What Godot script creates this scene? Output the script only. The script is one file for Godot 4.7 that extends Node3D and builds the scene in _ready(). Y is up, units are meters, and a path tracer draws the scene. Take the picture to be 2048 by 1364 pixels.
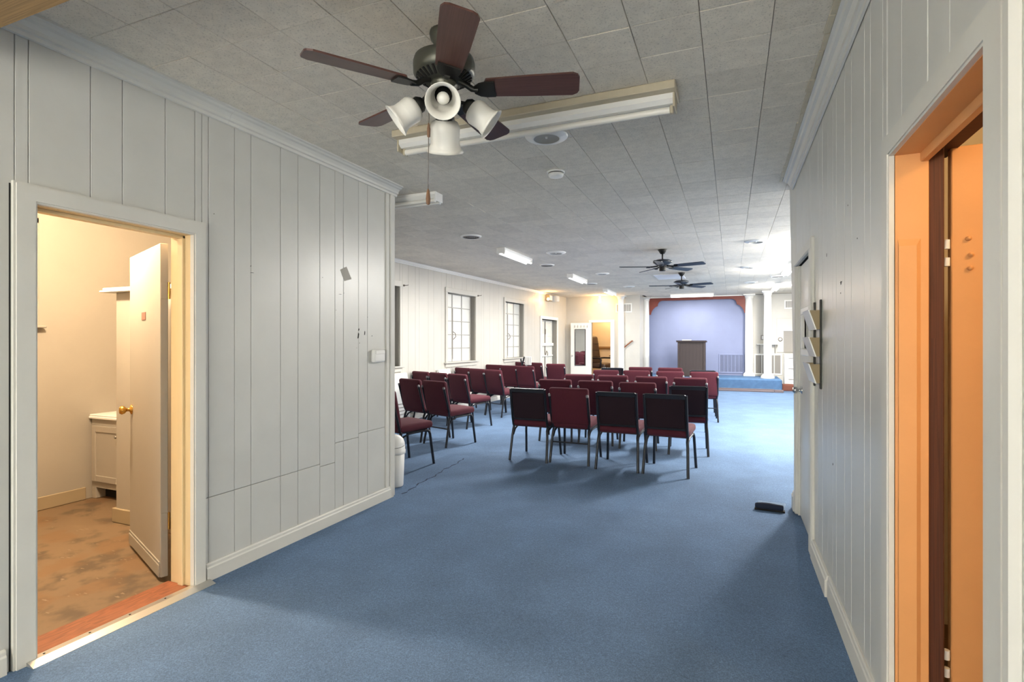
extends Node3D
# Worn assembly hall seen from its entry corridor. x right, y up, -z into the hall; metres.

const H := 2.84
const XL := -2.87
const XR := 0.505
var taken := {}
var M := {}
var rng := RandomNumberGenerator.new()

# ---------------------------------------------------------------- mesh helper
class MB:
	var st := SurfaceTool.new()
	var x := Transform3D()
	func _init(at := Transform3D()):
		st.begin(Mesh.PRIMITIVE_TRIANGLES)
		x = at
	func tri(a: Vector3, b: Vector3, c: Vector3, sg := -1):
		for p in [a, c, b]:
			st.set_smooth_group(sg)
			st.add_vertex(x * p)
	func quad(a, b, c, d, sg := -1):
		tri(a, b, c, sg)
		tri(a, c, d, sg)
	func face(pts: Array, mid: Vector3, sg := -1):   # a convex face turned away from mid
		var n: Vector3 = (pts[1] - pts[0]).cross(pts[2] - pts[0])
		if n.dot(pts[0] - mid) < 0:
			pts = pts.duplicate()
			pts.reverse()
		for i in range(1, pts.size() - 1):
			tri(pts[0], pts[i], pts[i + 1], sg)
	func hexa(p: Array):                             # eight corners, bottom four then top four
		var mid := Vector3.ZERO
		for q in p:
			mid += q / 8.0
		for f in [[0, 1, 2, 3], [4, 5, 6, 7], [0, 1, 5, 4], [1, 2, 6, 5], [2, 3, 7, 6], [3, 0, 4, 7]]:
			face([p[f[0]], p[f[1]], p[f[2]], p[f[3]]], mid)
	func box(c: Vector3, size: Vector3, b := 0.0, turn := Basis()):
		var h := size / 2.0
		b = minf(b, minf(h.x, minf(h.y, h.z)) * 0.9)
		if b <= 0.0:
			var p := []
			for y in [-1, 1]:
				for s in [[-1, -1], [1, -1], [1, 1], [-1, 1]]:
					p.append(c + turn * Vector3(s[0] * h.x, y * h.y, s[1] * h.z))
			hexa(p)
			return
		var P := func(sx, sy, sz, k): return c + turn * Vector3(sx * (h.x - (0.0 if k == 0 else b)), sy * (h.y - (0.0 if k == 1 else b)), sz * (h.z - (0.0 if k == 2 else b)))
		for s in [-1, 1]:
			face([P.call(s, -1, -1, 0), P.call(s, 1, -1, 0), P.call(s, 1, 1, 0), P.call(s, -1, 1, 0)], c)
			face([P.call(-1, s, -1, 1), P.call(1, s, -1, 1), P.call(1, s, 1, 1), P.call(-1, s, 1, 1)], c)
			face([P.call(-1, -1, s, 2), P.call(1, -1, s, 2), P.call(1, 1, s, 2), P.call(-1, 1, s, 2)], c)
			for t in [-1, 1]:
				face([P.call(s, t, -1, 0), P.call(s, t, 1, 0), P.call(s, t, 1, 1), P.call(s, t, -1, 1)], c)
				face([P.call(s, -1, t, 0), P.call(s, 1, t, 0), P.call(s, 1, t, 2), P.call(s, -1, t, 2)], c)
				face([P.call(-1, s, t, 1), P.call(1, s, t, 1), P.call(1, s, t, 2), P.call(-1, s, t, 2)], c)
				for u in [-1, 1]:
					face([P.call(s, t, u, 0), P.call(s, t, u, 1), P.call(s, t, u, 2)], c)
	func span(a: Vector3, c: Vector3, b := 0.0):     # a box between two corners
		box((a + c) / 2.0, (c - a).abs(), b)
	func lathe(profile: Array, n := 20, at := Transform3D(), sg := 1):
		for i in n:
			var a0 := TAU * i / n
			var a1 := TAU * (i + 1) / n
			for k in profile.size() - 1:
				var p: Vector2 = profile[k]
				var q: Vector2 = profile[k + 1]
				var A := at * Vector3(p.x * cos(a0), p.y, -p.x * sin(a0))
				var B := at * Vector3(p.x * cos(a1), p.y, -p.x * sin(a1))
				var C := at * Vector3(q.x * cos(a1), q.y, -q.x * sin(a1))
				var D := at * Vector3(q.x * cos(a0), q.y, -q.x * sin(a0))
				if p.x > 1e-6:
					tri(A, B, C, sg)
				if q.x > 1e-6:
					tri(A, C, D, sg)
	func tube(pts: Array, r: float, n := 8, rz := -1.0):
		var u := Vector3.ZERO
		var rings := []
		for i in pts.size():
			var d: Vector3 = (pts[mini(i + 1, pts.size() - 1)] - pts[maxi(i - 1, 0)]).normalized()
			if i == 0:
				u = d.cross(Vector3.UP if absf(d.y) < 0.9 else Vector3.RIGHT).normalized()
			u = (u - d * u.dot(d)).normalized()
			var w := d.cross(u)
			var ring := []
			for k in n:
				ring.append(pts[i] + (u * cos(TAU * k / n) + w * sin(TAU * k / n)) * r)
			rings.append(ring)
		for i in pts.size() - 1:
			for k in n:
				var j := (k + 1) % n
				quad(rings[i][k], rings[i][j], rings[i + 1][j], rings[i + 1][k], 1)
		for k in range(1, n - 1):
			tri(rings[0][0], rings[0][k + 1], rings[0][k])
			tri(rings[-1][0], rings[-1][k], rings[-1][k + 1])
	func prism(poly: PackedVector2Array, z0: float, z1: float):   # outline in x, y pushed along z
		if Geometry2D.is_polygon_clockwise(poly):
			poly.reverse()
		var idx := Geometry2D.triangulate_polygon(poly)
		for i in range(0, idx.size(), 3):
			var a := poly[idx[i]]
			var b := poly[idx[i + 1]]
			var c := poly[idx[i + 2]]
			if (b - a).cross(c - a) < 0:
				var s := b
				b = c
				c = s
			tri(Vector3(a.x, a.y, z1), Vector3(b.x, b.y, z1), Vector3(c.x, c.y, z1))
			tri(Vector3(a.x, a.y, z0), Vector3(c.x, c.y, z0), Vector3(b.x, b.y, z0))
		for i in poly.size():
			var a := poly[i]
			var b := poly[(i + 1) % poly.size()]
			quad(Vector3(a.x, a.y, z0), Vector3(b.x, b.y, z0), Vector3(b.x, b.y, z1), Vector3(a.x, a.y, z1))
	func cushion(c: Vector3, size: Vector3, r: float, bulge := Vector3.ZERO, turn := Basis()):
		var h := size / 2.0
		var L := []
		for k in 3:
			var e: float = h[k]
			var q := minf(r, e)
			L.append([-e, -e + q * 0.45, -e + q, -(e - q) * 0.4, (e - q) * 0.4, e - q, e - q * 0.45, e])
		for ax in 3:
			var i1 := (ax + 1) % 3
			var i2 := (ax + 2) % 3
			for s in [-1.0, 1.0]:
				for a in 7:
					for b in 7:
						var pts := []
						for o in [[0, 0], [1, 0], [1, 1], [0, 1]]:
							var q := Vector3.ZERO
							q[ax] = s * h[ax]
							q[i1] = L[i1][a + o[0]]
							q[i2] = L[i2][b + o[1]]
							var inner := q.clamp(-(h - Vector3.ONE * r).max(Vector3.ZERO), (h - Vector3.ONE * r).max(Vector3.ZERO))
							var p := inner + (q - inner).normalized() * r
							var t := Vector3(1 - pow(p.x / h.x, 2), 1 - pow(p.y / h.y, 2), 1 - pow(p.z / h.z, 2)).max(Vector3.ZERO)
							p += Vector3(bulge.x * signf(p.x) * t.y * t.z, bulge.y * signf(p.y) * t.x * t.z, bulge.z * signf(p.z) * t.x * t.y)
							pts.append(c + turn * p)
						if s < 0:
							pts.reverse()
						quad(pts[0], pts[1], pts[2], pts[3], 1)
	func done() -> ArrayMesh:
		st.generate_normals()
		return st.commit()

# ---------------------------------------------------------------- naming
func free_name(parent: Node, called: String) -> String:
	var key := str(parent.get_instance_id()) + "/" + called
	var n: int = taken.get(key, 0)
	taken[key] = n + 1
	return called if n == 0 else "%s_%03d" % [called, n]

func part(parent: Node3D, called: String, mesh, mat: Material, label := "") -> MeshInstance3D:
	var o := MeshInstance3D.new()
	o.name = free_name(parent, called)
	o.mesh = mesh.done() if mesh is MB else mesh
	o.material_override = mat
	parent.add_child(o, true)
	if label:
		o.set_meta("label", label)
	return o

func thing(called: String, label: String, category: String, at := Transform3D(), group := "", kind := "") -> Node3D:
	var o := Node3D.new()
	o.name = free_name(self, called)
	add_child(o, true)
	o.transform = at
	o.set_meta("label", label)
	o.set_meta("category", category)
	if group:
		o.set_meta("group", group)
	if kind:
		o.set_meta("kind", kind)
	return o

func copy_of(o: Node3D, label: String, at: Transform3D, group := "") -> Node3D:
	var c: Node3D = o.duplicate()
	c.name = free_name(self, str(o.name).rstrip("0123456789").trim_suffix("_"))
	add_child(c, true)
	c.transform = at
	c.set_meta("label", label)
	if group:
		c.set_meta("group", group)
	return c

func P(x: float, y: float, z: float) -> Vector3:     # z counted into the hall
	return Vector3(x, y, -z)

func at(x: float, y: float, z: float, turn := 0.0) -> Transform3D:   # turn: degrees towards the right wall
	return Transform3D(Basis(Vector3.UP, -deg_to_rad(turn)), P(x, y, z))

# ---------------------------------------------------------------- materials
func noise_bytes(freq: float, seed_: int, size: int, oct := 3, kind := FastNoiseLite.TYPE_SIMPLEX_SMOOTH) -> PackedByteArray:
	var n := FastNoiseLite.new()
	n.seed = seed_
	n.frequency = freq
	n.noise_type = kind
	n.fractal_octaves = oct
	var im := n.get_seamless_image(size, size)
	im.convert(Image.FORMAT_L8)
	return im.get_data()

func texture(size: int, f: Callable) -> ImageTexture:
	var d := PackedByteArray()
	d.resize(size * size * 3)
	for i in size * size:
		var c: Color = f.call(i)
		d[i * 3] = int(clampf(c.r, 0, 1) * 255.0)
		d[i * 3 + 1] = int(clampf(c.g, 0, 1) * 255.0)
		d[i * 3 + 2] = int(clampf(c.b, 0, 1) * 255.0)
	return ImageTexture.create_from_image(Image.create_from_data(size, size, false, Image.FORMAT_RGB8, d))

func mat(called: String, r: float, g: float, b: float, rough := 0.6, metal := 0.0) -> StandardMaterial3D:
	var m := StandardMaterial3D.new()
	m.resource_name = called
	m.albedo_color = Color(r / 255.0, g / 255.0, b / 255.0)
	m.roughness = rough
	m.metallic = metal
	M[called] = m
	return m

func textured(m: StandardMaterial3D, t: Texture2D, scale: Vector3, bump := 0.0, world := false, bump_tex: Texture2D = null):
	m.albedo_texture = t
	m.uv1_triplanar = true
	m.uv1_world_triplanar = world
	m.uv1_scale = scale
	if bump > 0.0:
		m.heightmap_enabled = true
		m.heightmap_texture = bump_tex if bump_tex else t
		m.heightmap_scale = bump

func make_materials():
	var n1 := noise_bytes(0.006, 1, 512, 4)
	var n2 := noise_bytes(0.02, 2, 512, 4)
	var n3 := noise_bytes(0.12, 3, 512, 2)
	var g := func(v): return Color(v, v, v)
	var white := PackedByteArray()
	white.resize(512 * 512)
	rng.seed = 11
	for i in 512 * 512:
		white[i] = rng.randi() % 256
	var paint := texture(512, func(i: int): return g.call(0.97 + 0.03 * n1[i] / 255.0))
	var carpet := texture(512, func(i: int):
		var w: float = 0.70 + 0.30 * white[i] / 255.0 * (0.6 + 0.4 * n3[i] / 255.0)
		w *= 0.90 + 0.10 * n1[i] / 255.0
		var lint := 1.25 if white[i] > 253 and n3[i] > 175 else 1.0
		return Color(w * lint, w * lint, w * lint))
	var pits := texture(512, func(i: int):
		var w: float = 0.93 + 0.07 * n2[i] / 255.0
		if n3[i] > 188: w -= 0.08
		if white[i] > 247 and n3[i] > 120: w -= 0.26
		return Color(w, w, w * 0.995))
	var cloth := texture(256, func(i: int):
		var w: float = 0.74 + 0.26 * white[i] / 255.0
		w *= 0.92 + 0.08 * n2[i] / 255.0
		return Color(w, w, w))
	var wood := texture(512, func(i: int):
		var u := i % 512
		var v := i / 512
		var k := n1[(v * 2 % 512) * 512 + (u / 8) % 512]
		var ring := 0.5 + 0.5 * sin(v * TAU * 10.0 / 512.0 + k * 0.09)
		var pore: float = n3[v * 512 + (u / 12) % 512] / 255.0
		var w: float = 0.74 + 0.13 * ring + 0.13 * pore
		return Color(w, w, w))
	var wood_im: Image = wood.get_image().duplicate()
	wood_im.rotate_90(CLOCKWISE)
	var wood_up := ImageTexture.create_from_image(wood_im)
	var dirt := texture(512, func(i: int):
		var a: float = n1[i] / 255.0
		var b: float = n2[i] / 255.0
		var c := Color(0.74, 0.66, 0.55).lerp(Color(0.56, 0.50, 0.42), smoothstep(0.45, 0.72, a * 0.5 + b * 0.5))
		c = c.lerp(Color(0.74, 0.60, 0.44), smoothstep(0.5, 0.7, n1[(i + 40000) % 262144] / 255.0) * 0.6)
		if n3[(i / 512) * 512 + (i % 512) / 4] > 200 and b > 0.62: c = Color(0.82, 0.78, 0.70)
		return c)
	# painted shell
	textured(mat("gray_wall_paint", 206, 206, 201, 0.32), paint, Vector3(0.6, 0.6, 0.6), 0.0, true)
	textured(mat("gray_trim_paint", 214, 213, 206, 0.48), paint, Vector3(0.8, 0.8, 0.8), 0.0, true)
	textured(mat("white_wall_paint", 206, 203, 195, 0.5), paint, Vector3(0.5, 0.5, 0.5), 0.0, true)
	textured(mat("cream_paint", 236, 224, 200, 0.55), paint, Vector3(0.5, 0.5, 0.5), 0.0, true)
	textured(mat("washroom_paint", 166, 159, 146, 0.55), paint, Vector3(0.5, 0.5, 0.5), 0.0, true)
	textured(mat("orange_paint", 224, 162, 102, 0.45), paint, Vector3(0.8, 0.8, 0.8), 0.0, true)
	textured(mat("blue_wall_paint", 138, 147, 180, 0.6), paint, Vector3(0.5, 0.5, 0.5), 0.0, true)
	textured(mat("blue_vent_paint", 122, 130, 158, 0.6), paint, Vector3(0.5, 0.5, 0.5), 0.0, true)
	mat("white_gloss", 236, 235, 230, 0.4)
	mat("vent_shade", 150, 146, 140, 0.7)
	mat("dark_gap", 20, 18, 16, 0.9)
	mat("sash_gray", 178, 176, 170, 0.5)
	textured(mat("reveal_gray", 172, 168, 158, 0.6), paint, Vector3(0.8, 0.8, 0.8))
	for k in 4:
		var v: float = [1.0, 0.985, 0.97, 1.012][k]
		var tm := mat("ceiling_tile_%d" % k, 232 * v, 224 * v, 210 * v, 0.9)
		textured(tm, pits, Vector3(1.0, 1.0, 1.0), 0.15, true)
		tm.uv1_offset = Vector3(0.23 * k, 0, 0.41 * k)
	textured(mat("carpet_blue", 114, 147, 188, 0.95), carpet, Vector3(0.55, 0.55, 0.55), 0.5, true)
	textured(mat("stage_carpet", 96, 136, 182, 0.95), carpet, Vector3(1.7, 1.7, 1.7), 0.3, true)
	mat("carpet_seam_dark", 34, 48, 74, 0.95)
	textured(mat("vinyl_dirty", 162, 150, 136, 0.6), dirt, Vector3(0.55, 0.55, 0.55), 0.0, true)
	textured(mat("blade_wood", 98, 66, 58, 0.42), wood, Vector3(1.0, 5.0, 5.0))
	textured(mat("red_wood", 160, 96, 62, 0.45), wood, Vector3(3.0, 3.0, 1.0))
	textured(mat("valance_wood", 142, 66, 52, 0.5), wood, Vector3(0.8, 3.0, 3.0))
	textured(mat("pale_wood", 224, 200, 154, 0.55), paint, Vector3(5.0, 0.7, 5.0))
	textured(mat("dark_stud", 96, 52, 30, 0.7), wood_up, Vector3(5.0, 0.7, 5.0))
	textured(mat("lectern_wood", 74, 62, 60, 0.5), wood_up, Vector3(5.0, 0.8, 5.0))
	textured(mat("tan_board", 176, 140, 92, 0.6), wood, Vector3(0.8, 5.0, 5.0))
	textured(mat("aged_board", 198, 188, 164, 0.6), paint, Vector3(4.0, 4.0, 4.0))
	var b1 := mat("burgundy", 92, 26, 44, 0.9)
	textured(b1, cloth, Vector3(7, 7, 7), 0.05)
	b1.rim_enabled = true
	b1.rim = 0.25
	b1.rim_tint = 0.6
	textured(mat("burgundy_dark", 38, 12, 26, 0.92), cloth, Vector3(7, 7, 7), 0.05)
	mat("black_tube", 34, 37, 44, 0.35, 0.3)
	mat("black_plate", 26, 28, 36, 0.4, 0.3)
	mat("tube_cap", 130, 130, 134, 0.4, 0.3)
	mat("chrome", 205, 205, 205, 0.2, 1.0)
	mat("brass", 214, 168, 84, 0.22, 1.0)
	mat("aluminium", 212, 210, 205, 0.32, 0.9)
	mat("fan_bronze", 84, 84, 74, 0.4, 0.5)
	mat("fan_dark", 40, 40, 38, 0.45, 0.4)
	mat("fan_black", 52, 58, 66, 0.35, 0.3)
	var fg := mat("frosted_glass", 240, 238, 230, 0.35)
	fg.backlight_enabled = true
	fg.backlight = Color(0.3, 0.3, 0.29)
	mat("bulb_white", 232, 230, 222, 0.3)
	mat("white_plastic", 238, 238, 235, 0.35)
	mat("beige_plastic", 186, 166, 128, 0.5)
	mat("beige_side", 150, 132, 100, 0.6)
	mat("pane_white", 232, 232, 226, 0.28)
	mat("brown_leather", 66, 50, 44, 0.4)
	mat("mirror", 235, 238, 238, 0.02, 1.0)
	mat("cord_gray", 120, 112, 104, 0.7)
	mat("fob_brown", 120, 88, 64, 0.6)
	mat("dark_blue_plastic", 26, 36, 56, 0.9)
	var tr := mat("clear_tray", 150, 172, 196, 0.7)
	tr.metallic_specular = 0.15
	tr.transparency = BaseMaterial3D.TRANSPARENCY_ALPHA
	tr.albedo_color.a = 0.28
	mat("dark_glass", 34, 40, 36, 0.1)
	mat("paper", 244, 244, 240, 0.8)
	mat("faded_red", 150, 96, 80, 0.6)
	mat("brown_block", 116, 66, 50, 0.7)
	mat("stage_trim", 110, 98, 100, 0.6)
	mat("taupe_base", 160, 144, 116, 0.6)
	var tube := mat("lit_tube", 255, 253, 248, 0.4)
	tube.emission_enabled = true
	tube.emission = Color(1.0, 0.985, 0.95)
	tube.emission_energy_multiplier = 3.0
	var dim := mat("weak_glow", 250, 250, 246, 0.4)
	dim.emission_enabled = true
	dim.emission = Color(1.0, 0.98, 0.95)
	dim.emission_energy_multiplier = 0.8
	var bulb := mat("warm_bulb", 255, 240, 214, 0.4)
	bulb.emission_enabled = true
	bulb.emission = Color(1.0, 0.86, 0.62)
	bulb.emission_energy_multiplier = 3.0

func lamp(called: String, where: Vector3, color: Color, energy: float, size := 0.06) -> OmniLight3D:
	var l := OmniLight3D.new()
	l.name = free_name(self, called)
	l.position = where
	l.light_color = color
	l.light_energy = energy
	l.light_size = size
	l.omni_range = 30.0
	l.omni_attenuation = 2.0
	l.shadow_enabled = true
	add_child(l, true)
	return l

func area(called: String, where: Transform3D, size: Vector2, color: Color, energy: float):
	var l := AreaLight3D.new()
	l.name = free_name(self, called)
	l.transform = where
	l.area_size = size
	l.light_color = color
	l.light_energy = energy
	l.area_range = 30.0
	l.shadow_enabled = true
	add_child(l, true)

# ================================================================ scene
func _ready():
	rng.seed = 7
	var cam := Camera3D.new()
	cam.name = "camera"
	add_child(cam, true)
	cam.position = Vector3(0, 1.42, 0)
	cam.rotation.y = deg_to_rad(22.32)
	cam.fov = rad_to_deg(2.0 * atan(682.0 / 1068.0))
	cam.near = 0.05
	cam.current = true
	var we := WorldEnvironment.new()
	we.name = "surroundings"
	var e := Environment.new()
	e.background_mode = Environment.BG_COLOR
	e.background_color = Color(0.02, 0.02, 0.025)
	e.tonemap_mode = Environment.TONE_MAPPER_LINEAR
	e.tonemap_exposure = 1.14
	e.sdfgi_enabled = true
	e.ssao_enabled = true
	e.ssil_enabled = true
	we.environment = e
	add_child(we, true)
	# fill light from an added window behind the photographer, and the fittings of the place
	var neutral_white := Color(1.0, 0.985, 0.96)
	area("added_entry_fill", Transform3D(Basis(Vector3.UP, PI), P(-1.2, 1.55, -2.88)), Vector2(2.6, 1.9), neutral_white, 19.0)  # added fill for the entry walls and near carpet
	# fluorescent fittings: a downward panel of light under each lit one, and a little glow upwards
	var down := Basis(Vector3.RIGHT, -PI / 2)
	for q in [[1.45, 8.6, 28.0, 4.6], [1.02, 11.6, 12.0, 3.4], [1.06, 15.2, 12.0, 1.8], [-3.24, 8.05, 11.0, 0.0], [-3.15, 11.5, 9.0, 0.0], [-3.17, 15.0, 5.0, 0.0]]:  # first one is out of view, placed to light the near chairs
		area("tube_light", Transform3D(down, P(q[0], 2.735, q[1])), Vector2(0.13, 1.15), neutral_white, q[2])
		if q[3] > 0.0:
			lamp("tube_glow_light", P(q[0], 2.66, q[1]), neutral_white, q[3], 0.1)
	area("stage_tube_light", Transform3D(Basis(Vector3.UP, PI / 2) * down, P(-1.10, 2.735, 16.95)), Vector2(0.13, 1.15), neutral_white, 4.0)
	lamp("unseen_corner_lamp", P(-3.77, 2.64, 16.35), Color(1.0, 0.80, 0.52), 0.55, 0.04)  # unseen source, placed to light the top of the far wall
	lamp("unseen_box_lamp", P(-4.841, 2.62, 14.51), Color(1.0, 0.80, 0.52), 0.22, 0.03)  # unseen source, placed to light the left wall near the side door
	lamp("unseen_washroom_lamp", P(-3.85, 2.45, 2.08), Color(1.0, 0.89, 0.76), 5.4, 0.06)  # out of view, lights the washroom and spills through its doorway
	lamp("unseen_closet_lamp", P(1.35, 2.45, 1.5), Color(1.0, 0.84, 0.62), 0.6, 0.05)  # out of view, placed to light the orange jambs and leaf
	lamp("unseen_office_lamp", P(-3.9, 2.5, 18.4), Color(1.0, 0.84, 0.64), 1.0, 0.06)  # out of view, lights the office beyond the far doorway
	make_materials()
	build_shell()
	build_left_wall()
	build_right_wall()
	build_hall_walls()
	build_ceiling()
	build_washroom()
	build_stage()
	build_chairs()
	build_fans()
	build_ceiling_fittings()
	build_small_things()

const UPX := Basis(Vector3(0, 0, -1), Vector3(0, 1, 0), Vector3(1, 0, 0))      # wall that faces right; local x runs into the hall
const DNX := Basis(Vector3(0, 0, 1), Vector3(0, 1, 0), Vector3(-1, 0, 0))      # wall that faces left; local x runs towards the camera

# solid wall in a local frame: x along, y up, front at z = 0; openings [x0, x1, y0, y1]
func wall_mesh(x0: float, x1: float, y0: float, y1: float, thick: float, holes: Array, front := 0.0) -> MB:
	var m := MB.new()
	var cuts := [x0, x1]
	for h in holes:
		for c in [h[0], h[1]]:
			if c > x0 and c < x1: cuts.append(c)
	cuts.sort()
	for i in cuts.size() - 1:
		var mid: float = (cuts[i] + cuts[i + 1]) / 2.0
		var spans := [[y0, y1]]
		for h in holes:
			if h[0] < mid and mid < h[1]:
				spans = []
				if h[2] > y0 + 0.001: spans.append([y0, h[2]])
				if h[3] < y1 - 0.001: spans.append([h[3], y1])
		for s in spans:
			if cuts[i + 1] - cuts[i] > 0.001:
				m.span(Vector3(cuts[i], s[0], front - thick), Vector3(cuts[i + 1], s[1], front))
	return m

# boards standing side by side on the wall, each a piece of its own; seams: y of a cross joint per board (0: none)
func planks(parent: Node3D, xs: Array, y0: float, y1: float, holes: Array, material: Material, seams := {}):
	var list := xs.duplicate()
	for h in holes:
		for c in [h[0], h[1]]:
			if c > xs[0] and c < xs[-1]: list.append(c)
	list.sort()
	for i in list.size() - 1:
		if list[i + 1] - list[i] < 0.004:
			continue
		var mid: float = (list[i] + list[i + 1]) / 2.0
		var spans := [[y0, y1]]
		for h in holes:
			if h[0] < mid and mid < h[1]:
				spans = []
				if h[2] > y0 + 0.03: spans.append([y0, h[2]])
				if h[3] < y1 - 0.03: spans.append([h[3], y1])
		var cut := 0.0
		for k in seams:
			if mid > k: cut = seams[k]
		for s in spans:
			var rows := [s]
			if cut > s[0] and cut < s[1]:
				rows = [[s[0], cut - 0.0015], [cut + 0.0015, s[1]]]
			for r in rows:
				var m := MB.new()
				var g := 0.0013
				var z := rng.randf_range(0.0, 0.0012)
				m.span(Vector3(list[i] + g, r[0], -0.004), Vector3(list[i + 1] - g, r[1], 0.010 + z), 0.002)
				part(parent, "plank", m, material)

func baseboard(called: String, label: String, t: Transform3D, x0: float, x1: float, h: float, d: float, material: Material) -> Node3D:
	var o := thing(called, label, "baseboard", t, "", "structure")
	var m := MB.new()
	var poly := PackedVector2Array([Vector2(0.0, 0), Vector2(d, 0), Vector2(d, h - 0.03), Vector2(d * 0.75, h - 0.022), Vector2(d * 0.7, h - 0.008), Vector2(d * 0.45, h), Vector2(0.0, h)])
	m.x = Transform3D(Basis(Vector3(0, 0, 1), Vector3(0, 1, 0), Vector3(-1, 0, 0)), Vector3(0, 0, 0))
	m.prism(poly, -x1, -x0)
	part(o, "board", m, material)
	return o

func crown(called: String, label: String, t: Transform3D, x0: float, x1: float, material: Material) -> Node3D:
	var o := thing(called, label, "crown moulding", t, "", "structure")
	var poly := PackedVector2Array([Vector2(0.008, H), Vector2(0.088, H), Vector2(0.088, H - 0.012), Vector2(0.074, H - 0.016), Vector2(0.066, H - 0.026), Vector2(0.05, H - 0.032), Vector2(0.036, H - 0.05), Vector2(0.033, H - 0.066), Vector2(0.022, H - 0.072), Vector2(0.018, H - 0.088), Vector2(0.008, H - 0.092)])
	var n := 4
	for i in n:
		var m := MB.new(Transform3D(Basis(Vector3(0, 0, 1), Vector3(0, 1, 0), Vector3(-1, 0, 0)), Vector3.ZERO))
		m.prism(poly, -lerpf(x0, x1, (i + 1.0) / n) + 0.001, -lerpf(x0, x1, float(i) / n))
		part(o, "length", m, material)
	return o

# ---------------------------------------------------------------- floor, outer shell
func build_shell():
	var f := thing("floor", "worn blue looped carpet running from the entry into the hall", "carpet", Transform3D(), "", "structure")
	var m := MB.new()
	m.span(P(-2.95, -0.12, -3.1), P(0.62, 0.0, 4.13))
	m.span(P(-5.95, -0.12, 4.13), P(3.0, 0.0, 16.9))
	m.span(P(-2.7, -0.12, 16.9), P(3.0, 0.0, 18.1))
	part(f, "carpet", m, M.carpet_blue)
	m = MB.new()
	var prev := Vector3.ZERO
	for i in 26:
		var t := i / 25.0
		var q := P(lerpf(-2.83, -2.98, t) + 0.012 * sin(i * 1.9) + 0.01 * sin(i * 0.7), 0.0, lerpf(4.2, 5.75, t))
		if i > 0:
			var w := 0.0045 + 0.003 * sin(i * 2.3)
			m.hexa([prev + Vector3(-w, -0.002, 0), prev + Vector3(w, -0.002, 0), q + Vector3(w, -0.002, 0), q + Vector3(-w, -0.002, 0), prev + Vector3(-w, 0.002, 0), prev + Vector3(w, 0.002, 0), q + Vector3(w, 0.002, 0), q + Vector3(-w, 0.002, 0)])
		prev = q
	part(f, "open_seam", m, M.carpet_seam_dark, "dark open seam in the carpet")
	# walls behind the photographer
	var t0 := Transform3D(Basis(Vector3(-1, 0, 0), Vector3(0, 1, 0), Vector3(0, 0, -1)), P(0, 0, -3.0))
	var w0 := thing("wall_back", "plain painted wall with an added fill window behind the entry", "wall", t0, "", "structure")
	part(w0, "wall_panel", wall_mesh(-0.75, 3.1, 0.0, H, 0.12, [[-0.1, 2.5, 0.6, 2.5]]), M.gray_wall_paint)
	var win := thing("window_4", "added glowing fill window behind the entry", "window", t0, "", "structure")  # added to house the fill light
	m = MB.new()
	for b in [[-0.1, 0.0, 0.6, 2.5], [2.4, 2.5, 0.6, 2.5], [1.15, 1.25, 0.6, 2.5], [-0.1, 2.5, 0.6, 0.68], [-0.1, 2.5, 2.42, 2.5]]:
		m.span(Vector3(b[0], b[2], -0.1), Vector3(b[1], b[3], 0.02))
	part(win, "window_frame", m, M.white_gloss)
	m = MB.new()
	m.span(Vector3(-0.05, 0.62, -0.09), Vector3(2.45, 2.48, -0.08))
	part(win, "glowing_fill_pane", m, M.weak_glow)  # pane glows as added fill
	# partition at the end of the entry wall, outer walls of the hall
	var pw := thing("wall_partition", "white partition wall turning off behind the entry wall end", "wall", Transform3D(), "", "structure")
	m = MB.new()
	m.span(P(-5.7, 0, 4.0), P(-2.875, H, 4.125))
	part(pw, "wall_panel", m, M.white_wall_paint)
	var rw := thing("wall_right_hall", "white wall along the far right side of the hall", "wall", Transform3D(), "", "structure")
	m = MB.new()
	m.span(P(2.8, 0, 5.0), P(2.95, H, 18.05))
	m.span(P(0.62, 0, 5.0), P(2.95, H, 5.1))
	part(rw, "wall_panel", m, M.white_wall_paint)
	# beam over the entry
	var bm := thing("trim_1", "tan wooden header beam crossing the ceiling corner above the entry", "beam", Transform3D(), "", "structure")
	m = MB.new()
	m.span(P(XL, 2.6, 0.7), P(XR, H, 1.135), 0.006)
	part(bm, "beam", m, M.tan_board)

# three mitred casing boards round an opening x0..x1 up to y, in a wall's frame
func mitred_casing(d: Node3D, x0: float, x1: float, y: float, wl: float, wr: float, wt: float, thick: float):
	var shapes := [["casing_board", [[x0 - wl, 0.0], [x0, 0.0], [x0, y], [x0 - wl, y + wt]]], ["casing_board", [[x1, 0.0], [x1 + wr, 0.0], [x1 + wr, y + wt], [x1, y]]], ["head_casing", [[x0, y], [x1, y], [x1 + wr, y + wt], [x0 - wl, y + wt]]]]
	for q in shapes:
		var m := MB.new()
		var layers := [[0.0, 0.0, thick * 0.8], [0.10, thick * 0.8, thick]]
		for l in layers:
			var poly := PackedVector2Array()
			for p in q[1]:
				var px: float = p[0]
				var py: float = p[1]
				if px <= x0: px = x0 - wl * lerpf(l[0], 1.0 - l[0], clampf((x0 - px) / wl, 0, 1))
				else: px = x1 + wr * lerpf(l[0], 1.0 - l[0], clampf((px - x1) / wr, 0, 1))
				if py >= y: py = y + wt * lerpf(l[0], 1.0 - l[0], clampf((py - y) / wt, 0, 1))
				poly.append(Vector2(px, py))
			m.prism(poly, l[1], l[2])
		part(d, q[0], m, M.gray_trim_paint)

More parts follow.
